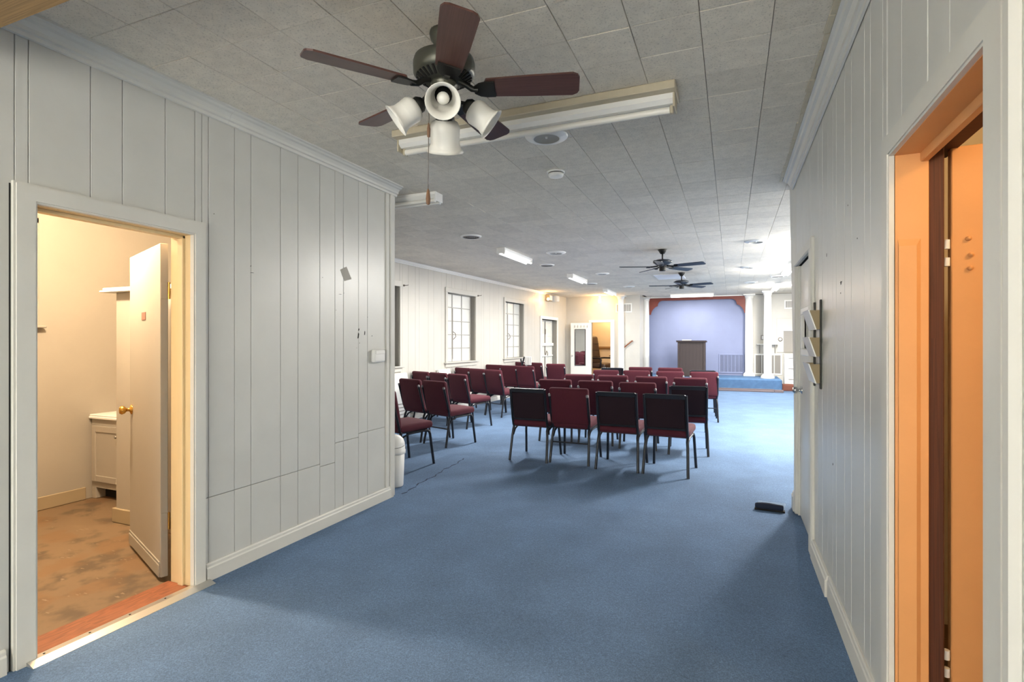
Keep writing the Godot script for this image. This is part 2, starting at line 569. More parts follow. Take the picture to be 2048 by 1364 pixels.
# ---------------------------------------------------------------- left entry wall and its door
func build_left_wall():
	var t := Transform3D(UPX, Vector3(XL - 0.010, 0, 0))
	var door := [[1.388, 2.146, -1.0, 2.034]]
	var w := thing("wall_left", "gray painted plank wall with the open washroom doorway", "wall", t, "", "structure")
	part(w, "wall_panel", wall_mesh(-3.1, 4.11, 0.0, H, 0.13, door, -0.003), M.dark_gap)
	planks(w, [-3.0, -2.5, -2.0, -1.4, -0.9, -0.4, 0.1, 0.55, 0.9, 1.37, 1.617, 1.764, 1.987, 2.161, 2.248, 2.427, 2.551, 2.795, 2.955, 3.176, 3.341, 3.44, 3.626, 3.745, 3.995], 0.0, H, [[1.32, 2.205, -1.0, 2.10]], M.gray_wall_paint, {2.2: 0.49, 3.2: 0.47, 3.34: 0.62, 3.6: 0.65})
	# corner boards at the wall end
	var c := thing("trim_2", "gray corner boards finishing the end of the left plank wall", "trim", t, "", "structure")
	for b in [[3.998, 4.048, 0.022], [4.054, 4.105, 0.030], [4.108, 4.142, 0.016]]:
		var mb := MB.new()
		mb.span(Vector3(b[0], 0.0, -0.12), Vector3(b[1], H - 0.09, b[2]), 0.006)
		part(c, "board", mb, M.gray_trim_paint)
	crown("trim_3", "gray painted crown moulding along the left entry wall", Transform3D(UPX, Vector3(XL - 0.004, 0, 0)), -3.0, 4.16, M.gray_trim_paint)
	baseboard("baseboard_left", "gray baseboard running from the washroom doorway to the wall end", Transform3D(UPX, Vector3(XL, 0, 0)), 2.225, 4.1, 0.105, 0.02, M.gray_trim_paint)
	baseboard("baseboard_left_near", "short gray baseboard left of the washroom doorway", Transform3D(UPX, Vector3(XL, 0, 0)), -3.0, 1.285, 0.105, 0.022, M.gray_trim_paint)
	# door frame
	var d := thing("door_1", "cream washroom door standing open inside a gray cased doorway", "door", t, "", "structure")
	d.transform = t
	mitred_casing(d, 1.394, 2.14, 2.029, 0.086, 0.078, 0.083, 0.036)
	var m := MB.new()
	m.span(Vector3(2.14, 0.0, -0.165), Vector3(2.165, 2.035, 0.004), 0.002)
	m.span(Vector3(1.369, 0.0, -0.165), Vector3(1.394, 2.035, 0.004), 0.002)
	m.span(Vector3(1.369, 2.028, -0.165), Vector3(2.165, 2.052, 0.004), 0.002)
	part(d, "jamb", m, M.pale_wood)
	m = MB.new()
	m.span(Vector3(2.122, 0.0, -0.085), Vector3(2.141, 2.028, -0.042), 0.003)
	m.span(Vector3(1.393, 0.0, -0.085), Vector3(1.412, 2.028, -0.042), 0.003)
	m.span(Vector3(1.393, 2.01, -0.085), Vector3(2.141, 2.029, -0.042), 0.003)
	part(d, "door_stop", m, M.pale_wood)
	m = MB.new()
	m.span(Vector3(1.30, 0.0, 0.0), Vector3(1.306, 2.1, 0.012))
	part(d, "side_gap", m, M.dark_gap)
	# the leaf, swung into the washroom; its own axes: x from hinge to latch, z towards the hinge-side face
	var hinge := Vector3(2.13, 0.02, -0.24)          # local: x = depth into hall, z = out
	var along := Vector3(0.315, 0, -0.80).normalized()
	var leaf_t := Transform3D(Basis(along, Vector3.UP, along.cross(Vector3.UP)), hinge)
	m = MB.new()
	m.span(Vector3(0, 0, 0.0), Vector3(0.80, 1.98, 0.04), 0.003)
	var leaf := part(d, "door_leaf", m, M.washroom_paint)
	leaf.transform = leaf_t
	var side := -1.0
	var fz := 0.0
	m = MB.new()
	m.lathe([Vector2(0.0, 0.0), Vector2(0.034, 0.0), Vector2(0.032, 0.006), Vector2(0.012, 0.014), Vector2(0.012, 0.03), Vector2(0.026, 0.042), Vector2(0.03, 0.058), Vector2(0.022, 0.07), Vector2(0.0, 0.074)], 18, Transform3D(Basis(Vector3(1, 0, 0), Vector3(0, 0, side), Vector3(0, -side, 0)), Vector3(0.74, 0.93, fz)))
	part(leaf, "door_knob", m, M.brass, "polished brass knob")
	for y in [0.33, 1.70]:
		m = MB.new()
		m.box(Vector3(-0.002, y, 0.02), Vector3(0.004, 0.1, 0.036), 0.001)
		part(leaf, "hinge", m, M.washroom_paint)
		m = MB.new()
		m.tube([Vector3(-0.008, y - 0.05, 0.042), Vector3(-0.008, y + 0.05, 0.042)], 0.007, 8)
		part(leaf, "hinge_pin", m, M.brass, "brass hinge pin")
	m = MB.new()
	m.span(Vector3(0.01, 0.0, fz - 0.008), Vector3(0.79, 0.075, fz + 0.008), 0.003)
	m.span(Vector3(0.01, 0.078, fz - 0.005), Vector3(0.79, 0.092, fz + 0.005), 0.002)
	part(leaf, "door_sweep", m, M.washroom_paint)
	m = MB.new()
	m.box(Vector3(0.40, 1.56, fz), Vector3(0.10, 0.05, 0.006), 0.001)
	part(leaf, "name_plate", m, M.faded_red, "small faded pinkish plate")
	# threshold
	var th := thing("wood_threshold", "reddish wooden threshold board in the washroom doorway", "threshold", t)
	m = MB.new()
	m.span(Vector3(1.396, -0.01, -0.18), Vector3(2.138, 0.012, 0.01), 0.003)
	part(th, "board", m, M.red_wood)
	var ms := thing("metal_carpet_strip", "silver metal carpet strip screwed along the washroom threshold", "carpet strip", t)
	m = MB.new(Transform3D(Basis(Vector3(0, 0, 1), Vector3(0, 1, 0), Vector3(-1, 0, 0)), Vector3.ZERO))
	m.prism(PackedVector2Array([Vector2(0.005, 0.0), Vector2(0.005, 0.016), Vector2(0.045, 0.017), Vector2(0.088, 0.002), Vector2(0.088, 0.0)]), -2.235, -1.35)
	part(ms, "strip", m, M.aluminium)
	for k in 5:
		m = MB.new()
		m.lathe([Vector2(0.005, 0.0), Vector2(0.005, 0.0015), Vector2(0, 0.002)], 8, Transform3D(Basis(), Vector3(1.42 + k * 0.185, 0.0165, 0.026)))
		part(ms, "screw", m, M.dark_gap)
	# wall control box
	var sb := thing("wall_control_box", "small rounded white plastic box on the gray plank wall near its end", "wall box", t)
	m = MB.new()
	m.cushion(Vector3(3.865, 1.29, 0.032), Vector3(0.155, 0.112, 0.046), 0.016)
	part(sb, "housing", m, M.white_plastic)
	m = MB.new()
	m.span(Vector3(3.80, 1.306, 0.05), Vector3(3.932, 1.338, 0.058), 0.003)
	part(sb, "lid", m, M.white_gloss)
	# scars in the paint
	var scars := thing("paint_chips", "dark chipped paint marks on the gray plank wall", "paint chips", t, "", "stuff")
	m = MB.new()
	for q in [[3.62, 1.505, 0.016, 0.02], [3.612, 1.44, 0.02, 0.05], [3.70, 1.47, 0.012, 0.035], [3.80, 1.46, 0.01, 0.008], [3.635, 1.40, 0.007, 0.006], [2.54, 1.86, 0.035, 0.003], [2.545, 1.90, 0.006, 0.008], [3.38, 1.79, 0.04, 0.003], [3.44, 1.80, 0.006, 0.006], [3.74, 1.62, 0.006, 0.006], [3.20, 1.90, 0.005, 0.005], [3.35, 1.66, 0.004, 0.005], [2.28, 2.18, 0.006, 0.005], [3.60, 1.36, 0.004, 0.004], [1.53, 2.07, 0.006, 0.006]]:
		m.prism(PackedVector2Array([Vector2(q[0], q[1]), Vector2(q[0] + q[2] * 0.7, q[1] + q[3] * 0.1), Vector2(q[0] + q[2], q[1] + q[3] * 0.8), Vector2(q[0] + q[2] * 0.4, q[1] + q[3])]), 0.0113, 0.0126)
	part(scars, "chips", m, M.dark_gap).set_meta("kind", "stuff")
	var tp := thing("tape_square", "square gray tape remnant stuck crooked high on the plank wall", "tape", t)
	m = MB.new()
	m.prism(PackedVector2Array([Vector2(3.40, 1.985), Vector2(3.45, 1.90), Vector2(3.535, 1.925), Vector2(3.475, 2.02)]), 0.0105, 0.0125)
	part(tp, "tape", m, M.reveal_gray)

# ---------------------------------------------------------------- washroom behind the left wall
func build_washroom():
	var f := thing("floor_washroom", "stained brown vinyl floor of the washroom", "floor", Transform3D(), "", "structure")
	var m := MB.new()
	m.span(P(-5.4, -0.12, 0.2), P(-2.95, -0.002, 4.02))
	part(f, "vinyl", m, M.vinyl_dirty)
	var w := thing("wall_washroom", "cream plaster walls of the lit washroom", "wall", Transform3D(), "", "structure")
	m = MB.new()
	m.span(P(-5.5, 0, 0.2), P(-5.37, H, 4.0))
	part(w, "outer_wall", m, M.washroom_paint)
	m = MB.new()
	m.span(P(-5.4, 0, 0.2), P(-3.0, H, 0.32))
	part(w, "side_wall", m, M.washroom_paint)
	m = MB.new()
	m.span(P(-5.37, 0, 3.9), P(-3.0, H, 3.999))
	part(w, "end_wall", m, M.washroom_paint)
	m = MB.new()
	m.span(P(-3.035, 0, 2.17), P(-3.022, H, 3.9))
	m.span(P(-3.035, 0, 0.32), P(-3.022, H, 1.365))
	m.span(P(-3.035, 2.055, 1.365), P(-3.022, H, 2.17))
	part(w, "inner_face", m, M.washroom_paint)
	m = MB.new()
	m.span(P(-5.37, 0, 0.32), P(-5.352, 0.11, 2.98), 0.004)
	part(w, "base_strip", m, M.taupe_base, "taupe vinyl base")
	# stub wall with capped top
	var s := thing("stub_wall", "narrow cream stub wall with a shelf cap beside the open washroom door", "wall", Transform3D(), "", "structure")
	m = MB.new()
	m.span(P(-4.47, 0, 2.70), P(-3.6, 1.80, 2.82), 0.003)
	part(s, "stub", m, M.washroom_paint)
	m = MB.new()
	m.span(P(-4.58, 1.80, 2.64), P(-3.55, 1.815, 2.88), 0.003)
	m.span(P(-4.56, 1.815, 2.65), P(-3.55, 1.835, 2.87), 0.006)
	part(s, "shelf_cap", m, M.white_gloss)
	m = MB.new()
	m.span(P(-4.50, 0.0, 2.685), P(-3.6, 0.11, 2.835), 0.004)
	part(s, "base_strip", m, M.taupe_base)
	# window edge on the outer wall
	var wi := thing("window_5", "cream cased washroom window showing only its edge and sill", "window", Transform3D(), "", "structure")
	m = MB.new()
	m.span(P(-5.37, 1.52, 2.545), P(-5.345, 2.45, 2.625), 0.004)
	m.span(P(-5.37, 1.52, 1.75), P(-5.345, 2.45, 1.83), 0.004)
	m.span(P(-5.37, 2.40, 1.75), P(-5.345, 2.47, 2.625), 0.004)
	part(wi, "casing", m, M.washroom_paint)
	m = MB.new()
	m.span(P(-5.37, 1.53, 1.72), P(-5.30, 1.55, 2.66), 0.004)
	m.span(P(-5.37, 1.46, 1.76), P(-5.35, 1.53, 2.60), 0.004)
	part(wi, "sill", m, M.washroom_paint)
	m = MB.new()
	m.span(P(-5.372, 1.55, 1.83), P(-5.36, 2.40, 2.545))
	part(wi, "pane", m, M.pane_white)
	# vanity cabinet
	var v := thing("vanity_cabinet", "cream two-door vanity cabinet with white top in the washroom corner", "cabinet", P2(-5.36, 0, 3.03))
	m = MB.new()
	m.span(Vector3(0.0, 0.10, -0.62), Vector3(0.88, 0.72, 0.0), 0.003)
	m.span(Vector3(0.0, 0.0, -0.62), Vector3(0.06, 0.10, 0.0), 0.003)
	m.span(Vector3(0.82, 0.0, -0.62), Vector3(0.88, 0.10, 0.0), 0.003)
	part(v, "body", m, M.washroom_paint)
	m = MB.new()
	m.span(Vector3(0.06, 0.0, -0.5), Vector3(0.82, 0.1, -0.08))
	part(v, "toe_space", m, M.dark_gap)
	m = MB.new()
	m.span(Vector3(-0.005, 0.72, -0.64), Vector3(0.90, 0.745, 0.025), 0.006)
	m.span(Vector3(-0.005, 0.745, -0.64), Vector3(0.90, 0.76, 0.018), 0.005)
	part(v, "top", m, M.white_gloss)
	for k in 2:
		var x0 := 0.03 + k * 0.42
		m = MB.new()
		m.span(Vector3(x0, 0.16, 0.0), Vector3(x0 + 0.40, 0.66, 0.012), 0.003)
		for b in [[x0, x0 + 0.055, 0.16, 0.66], [x0 + 0.345, x0 + 0.40, 0.16, 0.66], [x0 + 0.055, x0 + 0.345, 0.16, 0.215], [x0 + 0.055, x0 + 0.345, 0.605, 0.66]]:
			m.span(Vector3(b[0], b[2], 0.0), Vector3(b[1], b[3], 0.02), 0.003)
		var dr := part(v, "door", m, M.washroom_paint)
		m = MB.new()
		m.lathe([Vector2(0.005, 0), Vector2(0.006, 0.012), Vector2(0.014, 0.018), Vector2(0.012, 0.028), Vector2(0, 0.03)], 12, Transform3D(Basis(Vector3(1, 0, 0), Vector3(0, 0, 1), Vector3(0, -1, 0)), Vector3(0.405 if k == 0 else 0.475, 0.58, 0.02)))
		part(dr, "knob", m, M.chrome)
	var b := thing("unseen_washroom_bulb", "unseen warm bulb at the ceiling lighting the washroom and its doorway", "light bulb", P2(-3.85, H - 0.05, 2.08))  # out of view above the door head, stands for the washroom light
	m = MB.new()
	m.lathe([Vector2(0, 0.05), Vector2(0.06, 0.05), Vector2(0.06, -0.02), Vector2(0.03, -0.05), Vector2(0.03, -0.26), Vector2(0, -0.26)], 16)
	part(b, "socket", m, M.white_plastic)
	m = MB.new()
	m.lathe([Vector2(0.02, -0.25), Vector2(0.085, -0.31), Vector2(0.095, -0.36), Vector2(0.06, -0.42), Vector2(0, -0.44)], 16)
	part(b, "unseen_bulb", m, M.warm_bulb)

func P2(x: float, y: float, z: float) -> Transform3D:
	return Transform3D(Basis(), P(x, y, z))

# ---------------------------------------------------------------- right entry wall, half-window door, orange closet
func build_right_wall():
	var t := Transform3D(DNX, Vector3(XR + 0.010, 0, 0))
	var holes := [[-2.18, -1.429, -1.0, 2.056], [-4.935, -4.095, -1.0, 2.035]]
	var w := thing("wall_right", "gray painted plank wall on the right with two doorways", "wall", t, "", "structure")
	part(w, "wall_panel", wall_mesh(-5.1, 3.1, 0.0, H, 0.085, holes, -0.003), M.dark_gap)
	planks(w, [-5.05, -4.85, -4.6, -4.4, -4.2, -4.0, -3.83, -3.661, -3.465, -3.304, -3.201, -2.978, -2.828, -2.572, -2.47, -2.284, -2.231, -2.053, -1.809, -1.648, -1.4, -1.2, -0.8, -0.4, 0.0, 0.4, 0.8, 1.3, 1.8, 2.4, 3.0], 0.0, H, [[-2.22, -1.39, -1.0, 2.09], [-5.0, -4.0, -1.0, 2.06]], M.gray_wall_paint)
	crown("trim_4", "gray painted crown moulding along the right entry wall", Transform3D(DNX, Vector3(XR + 0.004, 0, 0)), -5.28, 3.0, M.gray_trim_paint)
	var rs := thing("paint_chips", "few dark nail scars in the right plank wall", "paint chips", t, "", "stuff")
	var mm := MB.new()
	for q in [[-3.09, 1.71, 0.05, 0.004], [-3.075, 1.70, 0.012, 0.018], [-3.08, 1.655, 0.008, 0.007], [-3.30, 0.755, 0.012, 0.012], [-2.70, 1.86, 0.006, 0.006], [-2.9, 2.05, 0.005, 0.006], [-3.5, 1.9, 0.006, 0.02]]:
		mm.prism(PackedVector2Array([Vector2(q[0], q[1]), Vector2(q[0] + q[2] * 0.8, q[1] + q[3] * 0.1), Vector2(q[0] + q[2], q[1] + q[3] * 0.8), Vector2(q[0] + q[2] * 0.3, q[1] + q[3])]), 0.0113, 0.0126)
	part(rs, "chips", mm, M.dark_gap).set_meta("kind", "stuff")
	# ragged strip of paper between moulding and ceiling tiles
	var rag := thing("trim_5", "ragged torn strip along the ceiling edge of the right moulding", "trim strip", t, "", "structure")
	var m := MB.new()
	for i in 30:
		var x0 := -5.3 + i * 0.155
		m.box(Vector3(x0 + 0.075, H - 0.004, 0.105 + rng.randf_range(-0.004, 0.004)), Vector3(0.15, 0.008, 0.028 + rng.randf_range(-0.008, 0.008)), 0.002, Basis(Vector3.UP, rng.randf_range(-0.03, 0.03)))
	part(rag, "torn_strip", m, M.aged_board)
	# slanting board that ends the wall
	var e := thing("trim_6", "slanting gray end board where the right plank wall stops", "trim", t, "", "structure")
	m = MB.new()
	m.prism(PackedVector2Array([Vector2(-5.05, 0), Vector2(-5.10, 0), Vector2(-5.62, H - 0.005), Vector2(-5.05, H - 0.005)]), -0.09, 0.008)
	part(e, "board", m, M.gray_trim_paint)
	m = MB.new()
	m.box(Vector3(-5.17, 1.40, 0.009), Vector3(0.02, 0.12, 0.006), 0.001)
	m.box(Vector3(-5.19, 1.40, 0.009), Vector3(0.03, 0.012, 0.006), 0.001)
	part(e, "strike_plate", m, M.faded_red)
	# half-window door, shut
	var d := thing("door_3", "shut gray door with a small framed window on the right wall", "door", t, "", "structure")
	for b in [[-5.0, -4.93, 0.0, 2.10], [-4.10, -3.985, 0.0, 2.10]]:
		m = MB.new()
		m.span(Vector3(b[0], b[2], 0.0), Vector3(b[1], b[3], 0.034), 0.008)
		part(d, "casing_board", m, M.gray_trim_paint)
	m = MB.new()
	m.span(Vector3(-5.0, 2.03, 0.0), Vector3(-3.985, 2.11, 0.036), 0.008)
	part(d, "head_casing", m, M.gray_trim_paint)
	m = MB.new()
	m.span(Vector3(-4.93, 0.0, -0.09), Vector3(-4.91, 2.03, 0.01))
	m.span(Vector3(-4.12, 0.0, -0.09), Vector3(-4.10, 2.03, 0.01))
	part(d, "jamb", m, M.gray_trim_paint)
	m = wall_mesh(-4.91, -4.12, 0.008, 2.02, 0.04, [[-4.63, -4.20, 1.36, 1.62]], -0.004)
	var leaf := part(d, "door_leaf", m, M.gray_wall_paint)
	m = MB.new()
	for b in [[-4.68, -4.145, 1.31, 1.36], [-4.68, -4.145, 1.62, 1.67], [-4.68, -4.63, 1.36, 1.62], [-4.20, -4.145, 1.36, 1.62]]:
		m.span(Vector3(b[0], b[2], -0.02), Vector3(b[1], b[3], 0.018), 0.006)
	part(leaf, "window_frame", m, M.white_gloss)
	m = MB.new()
	m.span(Vector3(-4.64, 1.35, -0.036), Vector3(-4.19, 1.63, -0.030))
	part(leaf, "glass_pane", m, M.dark_glass)
	m = MB.new()
	m.lathe([Vector2(0, 0), Vector2(0.03, 0), Vector2(0.028, 0.006), Vector2(0.011, 0.014), Vector2(0.011, 0.03), Vector2(0.026, 0.04), Vector2(0.029, 0.055), Vector2(0.018, 0.066), Vector2(0, 0.068)], 16, Transform3D(Basis(Vector3(1, 0, 0), Vector3(0, 0, 1), Vector3(0, -1, 0)), Vector3(-4.78, 1.03, -0.004)))
	part(leaf, "door_knob", m, M.chrome)
	# baseboards, in three lengths as nailed
	var bt := Transform3D(DNX, Vector3(XR, 0, 0))
	baseboard("baseboard_right", "short stub of gray baseboard at the far end of the right wall", bt, -5.12, -5.0, 0.15, 0.03, M.gray_trim_paint)
	baseboard("baseboard_right_middle", "gray baseboard length starting beyond the half-window door", bt, -3.98, -3.40, 0.12, 0.026, M.gray_trim_paint)
	baseboard("baseboard_right_near", "gray baseboard length ending at the orange doorway", bt, -3.385, -2.262, 0.125, 0.016, M.gray_trim_paint)
	# orange doorway
	var o := thing("door_5", "orange lit doorway with an orange door swung inward on the right wall", "door", t, "", "structure")
	mitred_casing(o, -2.174, -1.435, 2.051, 0.088, 0.10, 0.08, 0.022)
	m = MB.new()
	m.span(Vector3(-1.333, 0.0, 0.0), Vector3(-1.285, 2.14, 0.028), 0.014)
	part(o, "outer_casing", m, M.gray_trim_paint)
	m = MB.new()
	m.span(Vector3(-2.195, 0.0, -0.095), Vector3(-2.174, 2.06, 0.004), 0.002)
	m.span(Vector3(-1.435, 0.0, -0.095), Vector3(-1.414, 2.06, 0.004), 0.002)
	part(o, "jamb", m, M.orange_paint)
	m = MB.new()
	m.span(Vector3(-2.195, 2.05, -0.095), Vector3(-1.414, 2.07, 0.004), 0.002)
	m.span(Vector3(-2.174, 2.02, -0.095), Vector3(-1.435, 2.052, -0.07), 0.003)
	part(o, "head_jamb", m, M.orange_paint)
	m = MB.new()
	m.prism(PackedVector2Array([Vector2(0, 0), Vector2(0.062, 0), Vector2(0.062, 1.77), Vector2(0.0, 1.77)]), 0.0, 0.001)
	m.hexa([Vector3(0.0, 0, 0), Vector3(0.064, 0, 0), Vector3(0.05, 0, 0.012), Vector3(0.0, 0, 0.012), Vector3(0.0, 1.765, 0), Vector3(0.064, 1.765, 0), Vector3(0.05, 1.74, 0.012), Vector3(0.0, 1.74, 0.012)])
	var plate := part(o, "jamb_board", m, M.orange_paint)
	plate.transform = Transform3D(Basis(Vector3(0, 0, -1), Vector3(0, 1, 0), Vector3(1, 0, 0)), Vector3(-2.174, 0, -0.008))
	m = MB.new()
	m.span(Vector3(-2.36, 0.0, -0.145), Vector3(-2.20, H, -0.097), 0.004)
	m.span(Vector3(-2.36, 2.075, -0.20), Vector3(-1.2, 2.28, -0.097), 0.004)
	part(o, "bare_stud", m, M.dark_stud, "dark bare wooden framing")
	m = MB.new()
	m.span(Vector3(0.0, 0.0, -0.04), Vector3(0.76, 2.06, 0.0), 0.003)
	var ol := part(o, "door_leaf", m, M.orange_paint)
	ol.transform = Transform3D(Basis(Vector3(0, 0, -1), Vector3(0, 1, 0), Vector3(1, 0, 0)).rotated(Vector3.UP, deg_to_rad(-3.0)), Vector3(-2.25, 0.02, -0.178))
	for y in [0.3, 1.70]:
		m = MB.new()
		m.tube([Vector3(-0.014, y - 0.045, 0.0), Vector3(-0.014, y - 0.016, 0.0)], 0.011, 8)
		m.tube([Vector3(-0.014, y + 0.014, 0.0), Vector3(-0.014, y + 0.045, 0.0)], 0.011, 8)
		part(ol, "hinge", m, M.white_plastic)
	for q in [[0.045, 1.745], [0.052, 1.69], [0.05, 1.645]]:
		m = MB.new()
		m.lathe([Vector2(0.008, 0), Vector2(0.008, 0.008), Vector2(0.004, 0.013), Vector2(0, 0.014)], 10, Transform3D(Basis(Vector3(1, 0, 0), Vector3(0, 0, 1), Vector3(0, -1, 0)), Vector3(q[0], q[1], 0.0)))
		part(ol, "screw_head", m, M.orange_paint)
	var cw := thing("wall_closet", "cream walls inside the lit orange closet", "wall", Transform3D(), "", "structure")
	m = MB.new()
	m.span(P(0.60, 0, 0.8), P(2.4, H, 0.9))
	m.span(P(2.3, 0, 0.8), P(2.4, H, 3.4))
	m.span(P(0.6, 0, 3.3), P(2.4, H, 3.4))
	part(cw, "closet_walls", m, M.cream_paint)
	m = MB.new()
	m.span(P(0.605, -0.1, 0.8), P(2.4, -0.002, 3.4))
	part(cw, "closet_floor", m, M.vinyl_dirty)
	var b := thing("unseen_closet_bulb", "unseen warm bulb lighting the orange closet", "light bulb", P2(1.35, H, 1.5))  # out of view, stands for the closet light
	m = MB.new()
	m.lathe([Vector2(0, 0), Vector2(0.06, 0), Vector2(0.06, -0.02), Vector2(0.03, -0.05), Vector2(0.03, -0.31), Vector2(0, -0.31)], 14)
	part(b, "socket", m, M.white_plastic)
	m = MB.new()
	m.lathe([Vector2(0.02, -0.30), Vector2(0.08, -0.36), Vector2(0.085, -0.40), Vector2(0.05, -0.46), Vector2(0, -0.48)], 14)
	part(b, "unseen_bulb", m, M.warm_bulb)
	# three-pocket file rack
	var k := thing("wall_file_rack", "tan three-pocket file rack hanging on the right plank wall", "file rack", Transform3D(DNX, Vector3(XR, 0, 0)))
	m = MB.new()
	m.span(Vector3(-3.70, 1.13, 0.0), Vector3(-3.67, 1.67, 0.012), 0.003)
	part(k, "rail", m, M.fan_dark)
	m = MB.new()
	m.span(Vector3(-3.96, 1.13, 0.0), Vector3(-3.93, 1.67, 0.012), 0.003)
	part(k, "rail", m, M.fan_dark)
	for q in [1.606, 1.441, 1.28]:
		m = MB.new()
		var side := PackedVector2Array([Vector2(0.012, 0.0), Vector2(0.070, 0.0), Vector2(0.032, -0.115), Vector2(0.012, -0.115)])
		m.x = Transform3D(Basis(Vector3(0, 0, 1), Vector3(0, 1, 0), Vector3(-1, 0, 0)), Vector3(0, q, 0))
		m.prism(side, 3.678, 3.684)
		m.prism(side, 3.944, 3.950)
		m.prism(PackedVector2Array([Vector2(0.012, -0.109), Vector2(0.034, -0.109), Vector2(0.032, -0.115), Vector2(0.012, -0.115)]), 3.684, 3.944)
		var pk := part(k, "pocket", m, M.beige_side)
		m = MB.new()
		m.hexa([Vector3(-3.955, q + 0.003, 0.068), Vector3(-3.67, q + 0.003, 0.068), Vector3(-3.67, q + 0.003, 0.075), Vector3(-3.955, q + 0.003, 0.075), Vector3(-3.955, q - 0.117, 0.029), Vector3(-3.67, q - 0.117, 0.029), Vector3(-3.67, q - 0.117, 0.036), Vector3(-3.955, q - 0.117, 0.036)])
		part(pk, "lit_front_panel", m, M.white_plastic)  # white colour holds the light falling on the tan front

# ---------------------------------------------------------------- hall walls, windows
const HALL_E := Vector3(0.04196, 0, -0.99912)
func hall_frame() -> Transform3D:
	return Transform3D(Basis(HALL_E, Vector3.UP, HALL_E.cross(Vector3.UP)), P(-5.53, 0, 4.06))

func window_unit(called: String, label: String, t: Transform3D, x0: float, x1: float, y0: float, y1: float, hooks: bool) -> Node3D:
	var w := thing(called, label, "window", t, "", "structure")
	var m := MB.new()
	for b in [[x0 - 0.075, x0, y0, y1 + 0.0], [x1, x1 + 0.055, y0, y1 + 0.0]]:
		m.span(Vector3(b[0], b[2], 0.0), Vector3(b[1], b[3], 0.025), 0.006)
	m.span(Vector3(x0 - 0.08, y1, 0.0), Vector3(x1 + 0.06, y1 + 0.10, 0.028), 0.006)
	part(w, "casing", m, M.white_wall_paint)
	m = MB.new()
	m.span(Vector3(x0 - 0.12, y0 - 0.025, -0.11), Vector3(x1 + 0.10, y0, 0.055), 0.006)
	m.span(Vector3(x0 - 0.08, y0 - 0.10, 0.0), Vector3(x1 + 0.06, y0 - 0.025, 0.02), 0.005)
	part(w, "window_sill", m, M.white_wall_paint)
	m = MB.new()
	m.span(Vector3(x0 - 0.02, y0, -0.16), Vector3(x0, y1, 0.0))
	m.span(Vector3(x1, y0, -0.16), Vector3(x1 + 0.02, y1, 0.0))
	m.span(Vector3(x0, y1, -0.16), Vector3(x1, y1 + 0.02, 0.0))
	part(w, "reveal", m, M.reveal_gray)
	# sash of three by five panes
	m = MB.new()
	var cols := [x0, x0 + (x1 - x0) * 0.333, x0 + (x1 - x0) * 0.667, x1]
	var rows := []
	for k in 6:
		rows.append(lerpf(y0, y1, k / 5.0))
	for k in 4:
		var hw := 0.018 if k in [0, 3] else 0.013
		m.span(Vector3(cols[k] - (0.0 if k == 0 else hw), y0, -0.135), Vector3(cols[k] + (0.0 if k == 3 else hw), y1, -0.105), 0.005)
	for k in 6:
		m.span(Vector3(x0, maxf(y0, rows[k] - 0.009), -0.132), Vector3(x1, minf(y1, rows[k] + 0.009), -0.108), 0.004)
	part(w, "sash_bars", m, M.sash_gray)
	for a in 3:
		for b in 5:
			m = MB.new()
			m.span(Vector3(cols[a] + 0.004, rows[b] + 0.004, -0.128), Vector3(cols[a + 1] - 0.004, rows[b + 1] - 0.004, -0.120))
			part(w, "pane", m, M.pane_white)
	m = MB.new()
	m.span(Vector3(cols[1] - 0.008, y0 + 0.05, -0.104), Vector3(cols[1] + 0.004, y1 - 0.3, -0.098))
	m.tube([Vector3(cols[1], lerpf(y0, y1, 0.44), -0.09), Vector3(cols[1] + 0.05, lerpf(y0, y1, 0.42), -0.07), Vector3(cols[1] + 0.06, lerpf(y0, y1, 0.37), -0.06), Vector3(cols[1] + 0.01, lerpf(y0, y1, 0.33), -0.09)], 0.008, 6)
	part(w, "latch_cord", m, M.cord_gray)
	if hooks:
		m = MB.new()
		m.box(Vector3(x1 + 0.13, y1 + 0.03, 0.012), Vector3(0.025, 0.03, 0.024), 0.003)
		m.tube([Vector3(x1 + 0.13, y1 + 0.03, 0.02), Vector3(x1 + 0.14, y1 + 0.03, 0.07), Vector3(x1 + 0.17, y1 + 0.04, 0.075)], 0.007, 6)
		part(w, "curtain_hook", m, M.cord_gray)
	return w

